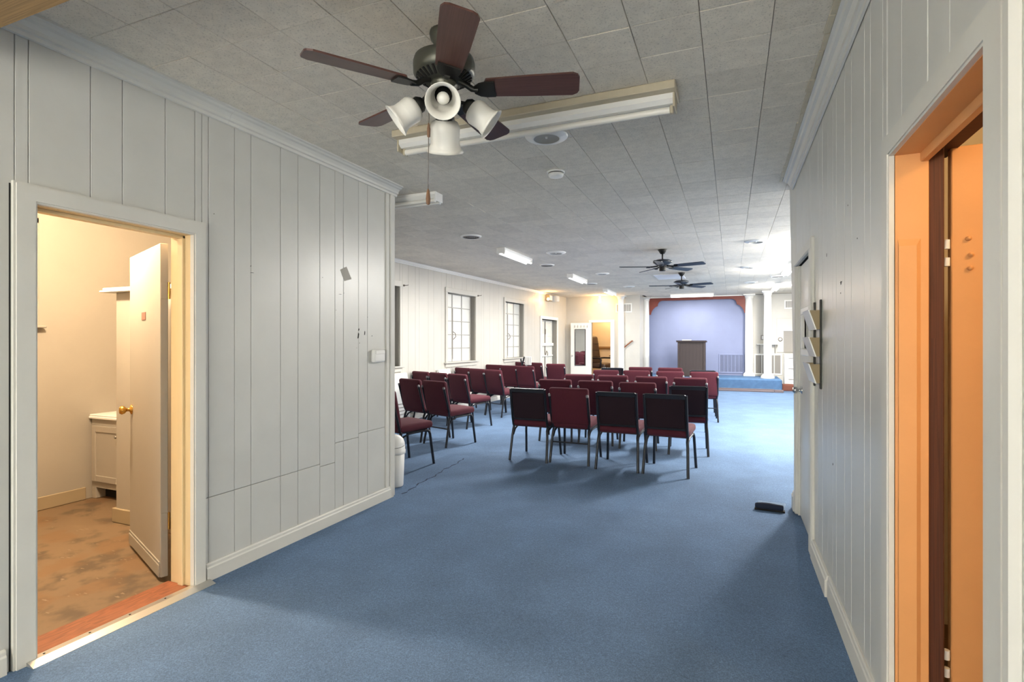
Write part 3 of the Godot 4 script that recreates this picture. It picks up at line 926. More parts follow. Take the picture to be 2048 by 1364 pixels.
func build_hall_walls():
	var t := hall_frame()
	var holes := [[2.62, 3.81, 0.98, 2.37], [5.39, 6.56, 0.99, 2.40], [8.1, 9.24, 0.99, 2.40], [10.54, 11.84, -1.0, 2.06]]
	var w := thing("wall_hall_left", "white painted plank wall along the left side of the hall", "wall", t, "", "structure")
	part(w, "wall_panel", wall_mesh(0.06, 12.95, 0.0, H, 0.18, holes, -0.003), M.white_wall_paint)
	var xs := [0.07]
	while xs[-1] < 12.75:
		xs.append(minf(xs[-1] + [0.28, 0.17, 0.22, 0.12, 0.30, 0.19][xs.size() % 6], 12.78))
	planks(w, xs, 0.0, H, [[2.60, 3.83, 0.97, 2.39], [5.37, 6.58, 0.97, 2.42], [8.08, 9.26, 0.97, 2.42], [10.50, 11.88, -1.0, 2.08]], M.white_wall_paint)
	crown("trim_7", "thin white ceiling moulding along the left hall wall", t.translated_local(Vector3(0, 0.03, 0.006)), 0.08, 11.2, M.white_gloss)
	baseboard("baseboard_hall_left", "white baseboard along the left hall wall", t.translated_local(Vector3(0, 0, 0.011)), 0.08, 10.4, 0.1, 0.018, M.white_gloss)
	var wt := t.translated_local(Vector3(0, 0, 0.012))
	window_unit("window_1", "white small-paned window half hidden behind the gray plank wall end", wt, 2.62, 3.81, 0.98, 2.37, true)
	window_unit("window_2", "white small-paned window in the middle of the left hall wall", wt, 5.39, 6.56, 0.99, 2.40, true)
	window_unit("window_3", "white small-paned window beside the barred side door", wt, 8.1, 9.24, 0.99, 2.40, false)
	var wd := thing("wooden_wedge", "brown wooden wedge stuck in the reveal of the half-hidden window", "wedge", wt)
	var m := MB.new()
	m.hexa([Vector3(3.64, 1.60, -0.08), Vector3(3.68, 1.58, -0.08), Vector3(3.68, 1.58, -0.05), Vector3(3.64, 1.60, -0.05), Vector3(3.555, 1.75, -0.08), Vector3(3.575, 1.75, -0.08), Vector3(3.575, 1.75, -0.05), Vector3(3.555, 1.75, -0.05)])
	part(wd, "wedge", m, M.tan_board)
	m = MB.new()
	m.tube([Vector3(3.57, 1.74, -0.06), Vector3(3.50, 1.30, -0.06), Vector3(3.48, 0.995, -0.06)], 0.006, 6)
	part(wd, "string", m, M.cord_gray)
	# side door with bars
	var d := thing("door_2", "white panelled side door with bars and latches in the left hall wall", "door", wt, "", "structure")
	m = MB.new()
	m.span(Vector3(10.43, 0, 0), Vector3(10.54, 2.06, 0.028), 0.006)
	m.span(Vector3(11.84, 0, 0), Vector3(11.90, 2.06, 0.028), 0.006)
	m.span(Vector3(10.43, 2.06, 0), Vector3(11.90, 2.15, 0.03), 0.006)
	part(d, "casing", m, M.white_gloss)
	m = MB.new()
	m.span(Vector3(10.52, 0, -0.19), Vector3(10.54, 2.06, 0))
	m.span(Vector3(11.84, 0, -0.19), Vector3(11.86, 2.06, 0))
	m.span(Vector3(10.54, 2.06, -0.19), Vector3(11.84, 2.08, 0))
	part(d, "reveal", m, M.reveal_gray)
	for k in 2:
		var x0 := 10.54 + k * 0.65
		m = MB.new()
		m.span(Vector3(x0, 0.01, -0.19), Vector3(x0 + 0.645, 2.055, -0.165), 0.004)
		for b in [[0.0, 0.10, 0.01, 2.05], [0.545, 0.645, 0.01, 2.05], [0.1, 0.545, 1.95, 2.05], [0.1, 0.545, 1.56, 1.64], [0.1, 0.545, 0.95, 1.03], [0.1, 0.545, 0.45, 0.53], [0.1, 0.545, 0.01, 0.13]]:
			m.span(Vector3(x0 + b[0], b[2], -0.17), Vector3(x0 + b[1], b[3], -0.148), 0.004)
		part(d, "door_leaf", m, M.pane_white)
	m = MB.new()
	m.span(Vector3(10.55, 1.27, -0.15), Vector3(11.83, 1.36, -0.10), 0.006)
	part(d, "cross_bar", m, M.white_gloss)
	m = MB.new()
	m.span(Vector3(10.55, 0.955, -0.15), Vector3(11.83, 0.995, -0.12), 0.004)
	part(d, "cross_bar", m, M.white_gloss)
	m = MB.new()
	m.tube([Vector3(11.19, 2.02, -0.135), Vector3(11.18, 0.3, -0.135)], 0.014, 6)
	m.box(Vector3(11.19, 1.70, -0.13), Vector3(0.05, 0.16, 0.03), 0.006)
	m.tube([Vector3(11.20, 1.0, -0.12), Vector3(11.23, 1.12, -0.10), Vector3(11.32, 1.06, -0.10), Vector3(11.34, 0.98, -0.11)], 0.012, 6)
	part(d, "bolt", m, M.cord_gray)
	# heater covers under the windows
	for q in [[3.02, 3.95, "white sloped cover below the half-hidden window"], [4.98, 5.40, "white sloped cover at the near lower corner of the middle left window"]]:
		var hc := thing("heater_cover", q[2], "heater cover", wt)
		m = MB.new(Transform3D(Basis(Vector3(0, 0, 1), Vector3(0, 1, 0), Vector3(-1, 0, 0)), Vector3.ZERO))
		m.prism(PackedVector2Array([Vector2(0.02, 0.0), Vector2(0.13, 0.0), Vector2(0.13, 0.62), Vector2(0.06, 0.86), Vector2(0.02, 0.86)]), -q[1], -q[0])
		part(hc, "cover", m, M.white_plastic)
		m = MB.new()
		for k in 5:
			m.box(Vector3((q[0] + q[1]) / 2.0, 0.1 + k * 0.06, 0.131), Vector3(q[1] - q[0] - 0.1, 0.012, 0.006))
		part(hc, "louvers", m, M.vent_shade)
	# boxes near the far corner
	for q in [[10.87, 11.12, 2.60, 2.79, 0.14, "beige box high on the left hall wall above the side door"], [11.42, 11.62, 2.62, 2.79, 0.18, "white box high on the left hall wall nearest the far corner"]]:
		var bx := thing("wall_box", q[5], "wall box", t)
		m = MB.new()
		m.span(Vector3(q[0], q[2], 0.012), Vector3(q[1], q[3], q[4]), 0.012)
		part(bx, "housing", m, M.white_plastic if q[4] > 0.15 else M.taupe_base)
		m = MB.new()
		m.span(Vector3(q[0] + 0.02, q[2] + 0.02, q[4] - 0.002), Vector3(q[1] - 0.02, q[3] - 0.02, q[4] + 0.008), 0.004)
		part(bx, "front_plate", m, M.white_plastic)
		if q[4] < 0.15:  # arm and bulb are unseen, placed to light the wall here
			m = MB.new()
			m.tube([Vector3(10.88, 2.62, 0.10), Vector3(10.72, 2.62, 0.15), Vector3(10.54, 2.62, 0.22)], 0.012, 8)
			part(bx, "lamp_arm", m, M.white_plastic)
			m = MB.new()
			m.lathe([Vector2(0, -0.045), Vector2(0.03, -0.035), Vector2(0.042, 0.0), Vector2(0.03, 0.035), Vector2(0, 0.045)], 14, Transform3D(Basis(), Vector3(10.47, 2.62, 0.25)))
			part(bx, "unseen_bulb", m, M.warm_bulb)
	# far wall, left part, with the office doorway
	var ft := Transform3D(Basis(), P(0, 0, 16.8))
	var fw := thing("wall_far", "cream wall at the far left end of the hall with the office doorway", "wall", ft, "", "structure")
	part(fw, "wall_panel", wall_mesh(-5.3, -2.62, 0.0, H, 0.12, [[-4.14, -3.53, -1.0, 2.01]]), M.white_wall_paint)
	m = MB.new()
	m.span(Vector3(-2.74, 0, -1.2), Vector3(-2.621, H, -0.002))
	part(fw, "corner_return", m, M.white_wall_paint)
	var bt := Transform3D(Basis(), P(0, 0, 17.9))
	var rb := thing("wall_far_right", "off-white wall at the far right behind the platform", "wall", bt, "", "structure")
	part(rb, "wall_panel", wall_mesh(0.5, 2.95, 0.0, H, 0.12, []), M.white_wall_paint)
	var bw := thing("wall_stage", "pale lavender blue wall behind the platform", "wall", bt, "", "structure")
	part(bw, "wall_panel", wall_mesh(-2.7, 0.5, 0.0, H, 0.12, []), M.blue_wall_paint)
	# office door and frame
	var od := thing("door_4", "white office door swung flat against the far wall", "door", ft, "", "structure")
	m = MB.new()
	m.span(Vector3(-4.23, 0, 0), Vector3(-4.14, 2.01, 0.025), 0.006)
	m.span(Vector3(-3.53, 0, 0), Vector3(-3.40, 2.01, 0.025), 0.006)
	m.span(Vector3(-4.23, 2.01, 0), Vector3(-3.40, 2.09, 0.03), 0.006)
	part(od, "casing", m, M.white_gloss)
	m = MB.new()
	m.span(Vector3(-4.16, 0, -0.12), Vector3(-4.14, 2.01, 0.002))
	m.span(Vector3(-3.53, 0, -0.12), Vector3(-3.51, 2.01, 0.002))
	m.span(Vector3(-4.16, 2.01, -0.12), Vector3(-3.51, 2.03, 0.002))
	part(od, "jamb", m, M.reveal_gray)
	m = MB.new()
	m.span(Vector3(-0.66, 0.015, 0.0), Vector3(0.0, 2.0, 0.04), 0.003)
	var leaf := part(od, "door_leaf", m, M.white_gloss)
	leaf.transform = Transform3D(Basis(Vector3.UP, deg_to_rad(9.0)), Vector3(-4.135, 0, 0.04))
	m = MB.new()
	m.lathe([Vector2(0, 0), Vector2(0.03, 0), Vector2(0.012, 0.012), Vector2(0.012, 0.03), Vector2(0.027, 0.045), Vector2(0.02, 0.06), Vector2(0, 0.062)], 12, Transform3D(Basis(Vector3(1, 0, 0), Vector3(0, 0, 1), Vector3(0, -1, 0)), Vector3(-0.61, 0.95, 0.04)))
	part(leaf, "door_knob", m, M.chrome)
	var lt := ft * leaf.transform
	var mi := thing("door_mirror", "narrow black framed mirror hung on the white office door", "mirror", lt)
	m = MB.new()
	for b in [[-0.53, -0.51, 0.63, 1.80], [-0.20, -0.18, 0.63, 1.80], [-0.53, -0.18, 0.63, 0.65], [-0.53, -0.18, 1.78, 1.80]]:
		m.span(Vector3(b[0], b[2], 0.041), Vector3(b[1], b[3], 0.058), 0.003)
	part(mi, "frame", m, M.black_plate)
	m = MB.new()
	m.span(Vector3(-0.515, 0.645, 0.041), Vector3(-0.195, 1.785, 0.049))
	part(mi, "mirror_glass", m, M.mirror)
	var hr := thing("hook_rack", "pale coat hook rack across the top of the white office door", "hook rack", lt)
	m = MB.new()
	m.span(Vector3(-0.55, 1.90, 0.041), Vector3(-0.10, 1.935, 0.05), 0.002)
	part(hr, "rail", m, M.white_plastic)
	for k in 5:
		m = MB.new()
		var x := -0.53 + k * 0.10
		m.tube([Vector3(x, 1.93, 0.052), Vector3(x, 1.86, 0.054), Vector3(x, 1.85, 0.075), Vector3(x, 1.875, 0.085)], 0.006, 6)
		part(hr, "hook", m, M.cord_gray)
	# office behind
	for q in [["wall_office_left", "warm left wall of the office behind the far doorway", P(-5.4, 0, 16.92), P(-5.3, H, 19.1)], ["wall_office_right", "warm right wall of the office behind the far doorway", P(-2.86, 0, 16.92), P(-2.76, H, 19.1)]]:
		var ow := thing(q[0], q[1], "wall", Transform3D(), "", "structure")
		m = MB.new()
		m.span(q[2], q[3])
		part(ow, "wall_panel", m, M.cream_paint)
	var of := thing("wall_office", "warm lit back wall of the office with a brown chair rail", "wall", Transform3D(), "", "structure")
	m = MB.new()
	m.span(P(-5.4, 0, 19.0), P(-2.7, H, 19.1))
	part(of, "wall_panel", m, M.cream_paint)
	m = MB.new()
	m.span(P(-5.3, 1.12, 18.97), P(-2.8, 1.22, 19.0), 0.006)
	m.span(P(-5.3, 1.155, 18.95), P(-2.8, 1.175, 19.0), 0.004)
	part(of, "chair_rail", m, M.tan_board)
	var off := thing("floor_office", "tan floor of the office behind the far doorway", "floor", Transform3D(), "", "structure")
	m = MB.new()
	m.span(P(-5.4, -0.12, 16.9), P(-2.7, -0.002, 19.1))
	part(off, "office_floor", m, M.tan_board)
	# wall grilles
	grille("wall_vent", "square return air grille high on the far cream wall", ft, -3.36, -2.86, 2.31, 2.60, 14, 1, M.white_gloss, M.vent_shade)
	grille("floor_grille", "lavender painted air grille low on the blue wall", bt, -0.36, 0.37, 0.42, 1.02, 6, 0, M.blue_wall_paint, M.blue_vent_paint)
	grille("floor_grille", "white air grille low on the wall behind the right column", bt, 0.65, 1.41, 0.40, 1.03, 4, 0, M.white_gloss, M.vent_shade)
	grille("wall_vent", "gray air grille high on the far right wall", bt, 1.47, 1.9, 2.38, 2.65, 10, 1, M.white_gloss, M.vent_shade)
	# handrail
	var h := thing("handrail", "short sloping brown handrail on the far cream wall", "handrail", ft)
	m = MB.new()
	m.tube([Vector3(-3.2, 1.13, 0.06), Vector3(-2.86, 1.41, 0.06), Vector3(-2.82, 1.425, 0.06)], 0.02, 8)
	part(h, "rail", m, M.red_wood)
	for q in [[-3.12, 1.18], [-2.88, 1.38]]:
		m = MB.new()
		m.tube([Vector3(q[0], q[1] + 0.05, 0.002), Vector3(q[0], q[1] + 0.03, 0.04), Vector3(q[0], q[1], 0.06)], 0.009, 6)
		part(h, "bracket", m, M.cord_gray)

func grille(called: String, label: String, t: Transform3D, x0: float, x1: float, y0: float, y1: float, n: int, fine: int, frame_mat: Material, slat_mat: Material):
	var o := thing(called, label, "vent", t)
	var m := MB.new()
	var b := 0.04
	m.span(Vector3(x0, y0, 0.0), Vector3(x0 + b, y1, 0.018), 0.004)
	m.span(Vector3(x1 - b, y0, 0.0), Vector3(x1, y1, 0.018), 0.004)
	m.span(Vector3(x0 + b, y0, 0.0), Vector3(x1 - b, y0 + b, 0.018), 0.004)
	m.span(Vector3(x0 + b, y1 - b, 0.0), Vector3(x1 - b, y1, 0.018), 0.004)
	part(o, "frame", m, frame_mat)
	m = MB.new()
	m.span(Vector3(x0 + b, y0 + b, 0.0), Vector3(x1 - b, y1 - b, 0.004))
	part(o, "backing", m, slat_mat)
	for k in range(1, n):
		var x := lerpf(x0 + b, x1 - b, float(k) / n)
		m = MB.new()
		var hw := 0.006 if fine else 0.011
		m.span(Vector3(x - hw, y0 + b, 0.004), Vector3(x + hw, y1 - b, 0.016), 0.002)
		part(o, "divider", m, frame_mat)
	m = MB.new()
	var ny := int((y1 - y0) / 0.03)
	for k in range(1, ny):
		var y := lerpf(y0 + b, y1 - b, float(k) / ny)
		m.box(Vector3((x0 + x1) / 2, y, 0.007), Vector3(x1 - x0 - 2 * b, 0.004, 0.008))
	part(o, "louvers", m, slat_mat).set_meta("kind", "stuff")

# ---------------------------------------------------------------- ceiling of loose square tiles
func build_ceiling():
	var c := thing("ceiling", "pitted gray-white square fibre tiles covering the ceiling", "ceiling", Transform3D(), "", "structure")
	var m := MB.new()
	m.span(P(-6.0, H + 0.014, -3.2), P(3.1, H + 0.15, 19.3))
	part(c, "ceiling_deck", m, M.dark_gap)
	m = MB.new()
	m.span(P(-5.5, H, 0.2), P(-3.0, H + 0.013, 4.05))
	m.span(P(-5.4, H, 16.85), P(-2.6, H + 0.013, 19.1))
	m.span(P(0.6, H, 0.7), P(2.95, H + 0.013, 5.1))
	m.span(P(-3.0, H, -3.2), P(0.6, H + 0.013, 1.275))
	part(c, "side_room_ceiling", m, M.cream_paint)
	var dx := 0.297
	var dz := 0.29
	var cells := []
	for iz in 58:
		var z0 := 1.275 + iz * dz
		for ix in range(-20, 10):
			var x0 := 0.17 + ix * dx
			if z0 > 17.8: continue
			var mid := Vector2(x0 + dx / 2, z0 + dz / 2)
			if mid.y < 4.06 and (mid.x < XL - 0.1 or mid.x > XR + 0.1): continue
			if mid.y < 5.3 and mid.x > XR + 0.1: continue
			if mid.x < -5.75 or mid.x > 2.85: continue
			if mid.y > 16.8 and mid.x < -2.6: continue
			var side := mid.x * cos(deg_to_rad(22.32)) + mid.y * sin(deg_to_rad(22.32))
			var dep := -mid.x * sin(deg_to_rad(22.32)) + mid.y * cos(deg_to_rad(22.32))
			var seen: bool = absf(side) < dep * 1.02 + 0.2 and 1.42 / dep < 0.72
			if mid.y > 4.1 and mid.x < -2.9 and seen: seen = mid.x / mid.y > -0.78
			if mid.x > 0.6 and seen: seen = mid.x / mid.y < 0.12
			cells.append([mid.length() if seen else 900.0 + mid.length(), x0, z0])
	cells.sort_custom(func(a, b): return a[0] < b[0])
	var shapes := []
	for k in 4:
		var s := MB.new()
		var drop: float = [0.0, 0.0006, 0.0012, 0.0018][k]
		s.span(Vector3(-dx / 2 + 0.0012, -drop, -dz / 2 + 0.0012), Vector3(dx / 2 - 0.0012, 0.0125, dz / 2 - 0.0012), 0.002)
		shapes.append(s.done())
	var rest := [MB.new(), MB.new(), MB.new(), MB.new()]
	var n := 0
	for q in cells:
		var k := rng.randi() % 4
		var where := P(q[1] + dx / 2, H, q[2] + dz / 2)
		var tilt := Basis.from_euler(Vector3(rng.randf_range(-0.003, 0.003), 0, rng.randf_range(-0.003, 0.003)))
		if absf(where.x + 2.75) < 0.16 and (absf(where.z + 5.05) < 0.16 or absf(where.z + 5.9) < 0.16):
			tilt = Basis.from_euler(Vector3(-0.05, 0, 0.03))
			where.y -= 0.004
		if n < 296:
			var o := part(c, "ceiling_tile", shapes[k], M["ceiling_tile_%d" % k])
			o.transform = Transform3D(tilt, where)
		else:
			rest[k].box(where + Vector3(0, 0.006, 0), Vector3(dx - 0.0024, 0.0125, dz - 0.0024), 0.0, tilt)
		n += 1
	var am := ArrayMesh.new()
	for k in 4:
		var s: SurfaceTool = rest[k].st
		s.generate_normals()
		s.commit(am)
		am.surface_set_material(k, M["ceiling_tile_%d" % k])
	var o := part(c, "far_ceiling_tiles", am, null)
	o.material_override = null
	o.set_meta("kind", "stuff")

# ---------------------------------------------------------------- platform end of the hall
func column(label: String, x: float, z: float, y0: float, r: float, dome: bool):
	var o := thing("column", label, "column", P2(x, y0, z), "", "structure")
	var h := H - y0
	var m := MB.new()
	m.lathe([Vector2(r, 0.02), Vector2(r, h * 0.4), Vector2(r * 0.9, h - 0.12)], 24)
	part(o, "shaft", m, M.white_gloss)
	m = MB.new()
	m.lathe([Vector2(r * 0.9, h - 0.13), Vector2(r * 1.05, h - 0.12), Vector2(r * 1.0, h - 0.1), Vector2(r * 1.15, h - 0.06), Vector2(r * 1.35, h - 0.045)], 24)
	m.box(Vector3(0, h - 0.022, 0), Vector3(r * 2.9, 0.042, r * 2.9), 0.005)
	part(o, "capital", m, M.white_gloss)
	m = MB.new()
	if dome:
		m.lathe([Vector2(0, 0), Vector2(r * 1.75, 0.0), Vector2(r * 1.68, 0.05), Vector2(r * 1.35, 0.10), Vector2(r, 0.125)], 24)
	else:
		m.box(Vector3(0, 0.025, 0), Vector3(r * 2.8, 0.05, r * 2.8), 0.006)
		m.lathe([Vector2(r * 1.35, 0.05), Vector2(r * 1.3, 0.08), Vector2(r * 1.1, 0.1), Vector2(r, 0.12)], 24)
	part(o, "base", m, M.white_gloss)

func build_stage():
	var s := thing("stage_platform", "low platform covered in blue carpet in front of the lavender wall", "platform", P2(0, 0, 0))
	var m := MB.new()
	m.span(P(-2.6, 0.0, 16.42), P(1.30, 0.36, 17.88), 0.035)
	m.span(P(-3.45, 0.0, 16.42), P(-2.5, 0.36, 16.785), 0.035)
	part(s, "carpeted_body", m, M.stage_carpet)
	m = MB.new()
	m.span(P(-3.45, 0.0, 16.34), P(1.10, 0.055, 16.43), 0.01)
	m.span(P(-3.45, 0.055, 16.38), P(1.10, 0.085, 16.43), 0.006)
	part(s, "front_trim", m, M.stage_trim)
	m = MB.new()
	m.span(P(1.105, 0.0, 16.34), P(1.33, 0.075, 16.43), 0.008)
	part(s, "front_trim", m, M.stage_trim)
	var b := thing("floor_block", "reddish brown block on the carpet at the right end of the platform", "block", P2(1.48, 0, 17.1))
	m = MB.new()
	m.span(Vector3(-0.13, 0.0, -0.12), Vector3(0.16, 0.19, 0.12), 0.01)
	part(b, "block", m, M.brown_block)
	m = MB.new()
	m.span(Vector3(-0.11, 0.03, 0.118), Vector3(0.14, 0.16, 0.126), 0.003)
	part(b, "face_panel", m, M.brown_block)
	column("slim white free-standing column left of the blue wall", -3.17, 16.63, 0.36, 0.10, false)
	column("slim white free-standing column on the right end of the platform", 0.955, 16.75, 0.36, 0.105, true)
	column("white column against the left edge of the blue wall", -2.56, 17.70, 0.36, 0.105, false)
	column("white column against the right edge of the blue wall", 0.50, 17.70, 0.36, 0.115, false)
	# scalloped valance
	var v := thing("valance_board", "reddish brown scalloped valance board above the blue wall", "valance", Transform3D(Basis(), P(0, 0, 17.74)))
	var half := []
	for q in [[0.0, 2.27], [0.05, 2.27], [0.065, 2.34], [0.10, 2.42], [0.16, 2.49], [0.22, 2.53], [0.265, 2.545], [0.27, 2.60], [0.295, 2.66], [0.34, 2.70], [0.40, 2.715]]:
		half.append(Vector2(q[0], q[1]))
	var poly := PackedVector2Array()
	var L := -2.46
	var R := 0.42
	poly.append(Vector2(L, 2.80))
	for q in half:
		poly.append(Vector2(L + q.x, q.y))
	for k in half.size():
		var q: Vector2 = half[half.size() - 1 - k]
		poly.append(Vector2(R - q.x, q.y))
	poly.append(Vector2(R, 2.80))
	m = MB.new()
	m.prism(poly, -0.02, 0.02)
	part(v, "scalloped_board", m, M.valance_wood)
	m = MB.new()
	m.span(Vector3(L, 2.80, -0.03), Vector3(R, 2.838, 0.035), 0.006)
	part(v, "top_rail", m, M.white_gloss)
	# lectern
	var l := thing("lectern", "dark brown wooden lectern standing before the lavender blue wall", "lectern", P2(-1.10, 0.36, 16.95))
	m = MB.new()
	m.span(Vector3(-0.35, 0.06, -0.22), Vector3(0.35, 1.02, 0.22), 0.006)
	part(l, "body", m, M.lectern_wood)
	for x in [-0.36, 0.36]:
		m = MB.new()
		m.span(Vector3(x - 0.03, 0.06, -0.235), Vector3(x + 0.03, 1.02, 0.24), 0.006)
		part(l, "side_panel", m, M.lectern_wood)
	m = MB.new()
	m.span(Vector3(-0.44, 0.0, -0.27), Vector3(0.44, 0.07, 0.28), 0.01)
	part(l, "plinth", m, M.lectern_wood)
	m = MB.new()
	m.hexa([Vector3(-0.42, 1.02, -0.28), Vector3(0.42, 1.02, -0.28), Vector3(0.42, 1.02, 0.28), Vector3(-0.42, 1.02, 0.28), Vector3(-0.43, 1.04, -0.29), Vector3(0.43, 1.04, -0.29), Vector3(0.43, 1.075, 0.29), Vector3(-0.43, 1.075, 0.29)])
	part(l, "sloping_top", m, M.lectern_wood)
	var pp := thing("lectern_paper", "white sheet lying on top of the lectern", "paper", P2(-1.24, 0.36 + 1.073, 16.9))
	m = MB.new()
	m.box(Vector3(0, 0.012, 0), Vector3(0.26, 0.012, 0.2), 0.002, Basis(Vector3.RIGHT, 0.06))
	part(pp, "sheet", m, M.paper)
	# right end: shelf, thermostat, dial, cupboard
	var bt := Transform3D(Basis(), P(0, 0, 17.9))
	var sh := thing("wall_shelf", "narrow white bracket shelf behind the right column", "shelf", bt)
	m = MB.new()
	m.span(Vector3(0.72, 1.31, 0.0), Vector3(1.29, 1.335, 0.16), 0.004)
	part(sh, "board", m, M.white_gloss)
	for x in [0.80, 1.22]:
		m = MB.new()
		m.hexa([Vector3(x - 0.012, 1.05, 0.0), Vector3(x + 0.012, 1.05, 0.0), Vector3(x + 0.012, 1.05, 0.012), Vector3(x - 0.012, 1.05, 0.012), Vector3(x - 0.012, 1.31, 0.0), Vector3(x + 0.012, 1.31, 0.0), Vector3(x + 0.012, 1.31, 0.14), Vector3(x - 0.012, 1.31, 0.14)])
		part(sh, "bracket", m, M.vent_shade)
	var th := thing("thermostat", "small gray framed thermostat above the bracket shelf", "thermostat", bt)
	m = MB.new()
	m.span(Vector3(0.835, 1.45, 0.0), Vector3(0.925, 1.60, 0.02), 0.004)
	part(th, "cover", m, M.vent_shade)
	m = MB.new()
	m.span(Vector3(0.86, 1.475, 0.018), Vector3(0.90, 1.575, 0.028), 0.003)
	part(th, "dial_plate", m, M.white_plastic)
	var di := thing("round_dial", "round gray ringed dial on the white panel right of the column", "dial", bt)
	m = MB.new()
	m.lathe([Vector2(0, 0), Vector2(0.06, 0), Vector2(0.06, 0.02), Vector2(0.04, 0.03)], 18, Transform3D(Basis(Vector3(1, 0, 0), Vector3(0, 0, 1), Vector3(0, -1, 0)), Vector3(1.36, 1.47, 0.03)))
	part(di, "ring", m, M.cord_gray)
	m = MB.new()
	m.lathe([Vector2(0.042, 0.028), Vector2(0.03, 0.04), Vector2(0, 0.042)], 18, Transform3D(Basis(Vector3(1, 0, 0), Vector3(0, 0, 1), Vector3(0, -1, 0)), Vector3(1.36, 1.47, 0.03)))
	part(di, "face", m, M.white_plastic)
	var pd := thing("wall_panel_door", "flat white access panel on the far right wall", "access panel", bt)
	m = MB.new()
	m.span(Vector3(1.27, 1.08, 0.0), Vector3(1.95, 2.10, 0.03), 0.005)
	part(pd, "panel", m, M.white_wall_paint)
	m = MB.new()
	m.span(Vector3(1.45, 1.08, 0.03), Vector3(1.72, 1.72, 0.036), 0.002)
	part(pd, "recess_sheet", m, M.vent_shade)
	m = MB.new()
	m.span(Vector3(1.40, 1.72, 0.03), Vector3(1.9, 1.75, 0.06), 0.004)
	part(pd, "ledge", m, M.white_gloss)
	var dc := thing("drawer_cabinet", "white drawer cabinet against the far right wall", "cabinet", P2(1.44, 0, 17.86))
	m = MB.new()
	m.span(Vector3(0.0, 0.0, 0.0), Vector3(0.6, 1.05, 0.42), 0.005)
	part(dc, "body", m, M.white_gloss)
	for k in 3:
		m = MB.new()
		m.span(Vector3(0.03, 0.10 + k * 0.31, 0.42), Vector3(0.57, 0.39 + k * 0.31, 0.435), 0.004)
		var dw := part(dc, "drawer", m, M.white_gloss)
		m = MB.new()
		m.span(Vector3(0.10, 0.30 + k * 0.31, 0.435), Vector3(0.24, 0.315 + k * 0.31, 0.455), 0.003)
		part(dw, "drawer_pull", m, M.vent_shade)

# ---------------------------------------------------------------- chairs
func make_chair(bare: bool) -> Node3D:
	var c := thing("banquet_chair", "chair", "chair", Transform3D(), "rows of burgundy chairs")
	var hx := 0.215
	var m := MB.new()
	m.cushion(Vector3(0, 0.452, -0.035), Vector3(0.47, 0.085, 0.475), 0.036, Vector3(0, 0.014, 0.01), Basis(Vector3.RIGHT, 0.035))
	part(c, "seat", m, M.burgundy)
	var lean := Basis(Vector3.RIGHT, 0.20)
	var top := 0.855 if bare else 0.80
	var up_at := func(x: float, y: float) -> Vector3: return Vector3(x, y, 0.195 + (y - 0.42) * 0.203)
	if bare:
		m = MB.new()
		m.box(up_at.call(0.0, 0.665) + Vector3(0, 0, -0.004), Vector3(0.40, 0.335, 0.02), 0.005, lean)
		var bk := part(c, "backrest", m, M.burgundy_dark)
		m = MB.new()
		m.cushion(up_at.call(0.0, 0.665) + Vector3(0, 0, -0.035), Vector3(0.41, 0.34, 0.05), 0.022, Vector3(0, 0, 0.008), lean)
		part(bk, "front_pad", m, M.burgundy)
	else:
		m = MB.new()
		m.cushion(up_at.call(0.0, 0.665) + Vector3(0, 0, -0.012), Vector3(0.475, 0.44, 0.065), 0.03, Vector3(0, 0, 0.012), lean)
		part(c, "backrest", m, M.burgundy)
	m = MB.new()
	for s in [-1.0, 1.0]:
		var x: float = s * (hx if bare else hx + 0.012)
		if s > 0 and not bare:
			part(c, "back_post", m, M.black_tube)
			m = MB.new()
		m.tube([Vector3(s * hx, 0.40, 0.17), Vector3(s * hx, 0.425, 0.19), up_at.call(x, 0.50) + Vector3(0, 0, 0.004), up_at.call(x, top) + Vector3(0, 0, 0.0 if bare else 0.026)], 0.0155, 8)
	if bare:
		m.box(up_at.call(0.0, 0.838), Vector3(0.42, 0.05, 0.026), 0.006, lean)
		m.box(up_at.call(0.0, 0.49), Vector3(0.41, 0.022, 0.02), 0.004, lean)
	part(c, "back_frame" if bare else "back_post", m, M.black_tube)
	if not bare:
		for s in [-1.0, 1.0]:
			m = MB.new()
			m.lathe([Vector2(0.0165, -0.02), Vector2(0.0175, 0.0), Vector2(0.01, 0.01), Vector2(0, 0.012)], 8, Transform3D(lean, up_at.call(s * (hx + 0.012), top) + Vector3(0, 0, 0.026)))
			part(c, "tube_cap", m, M.tube_cap)
	for s in [-1.0, 1.0]:
		m = MB.new()
		m.tube([Vector3(s * hx, 0.405, 0.17), Vector3(s * hx, 0.36, 0.195), Vector3(s * (hx + 0.006), 0.30, 0.205), Vector3(s * (hx + 0.018), 0.0, 0.265)], 0.0155, 8)
		part(c, "leg", m, M.black_tube)
		m = MB.new()
		m.tube([Vector3(s * hx, 0.395, -0.15), Vector3(s * hx, 0.395, -0.19), Vector3(s * hx, 0.38, -0.218), Vector3(s * (hx + 0.003), 0.35, -0.23), Vector3(s * (hx + 0.018), 0.0, -0.275)], 0.0155, 8)
		part(c, "leg", m, M.black_tube)
	m = MB.new()
	for s in [-1.0, 1.0]:
		m.tube([Vector3(s * hx, 0.395, -0.16), Vector3(s * hx, 0.385, 0.06), Vector3(s * hx, 0.36, 0.14), Vector3(s * hx, 0.30, 0.19)], 0.0115, 8)
	m.span(Vector3(-0.215, 0.395, -0.20), Vector3(0.215, 0.41, 0.17), 0.004)
	part(c, "seat_frame", m, M.black_plate)
	if bare:
		return c
	m = MB.new()
	m.tube([Vector3(-hx - 0.007, 0.24, 0.217), Vector3(hx + 0.007, 0.24, 0.217)], 0.009, 6)
	part(c, "stretcher", m, M.black_tube)
	return c

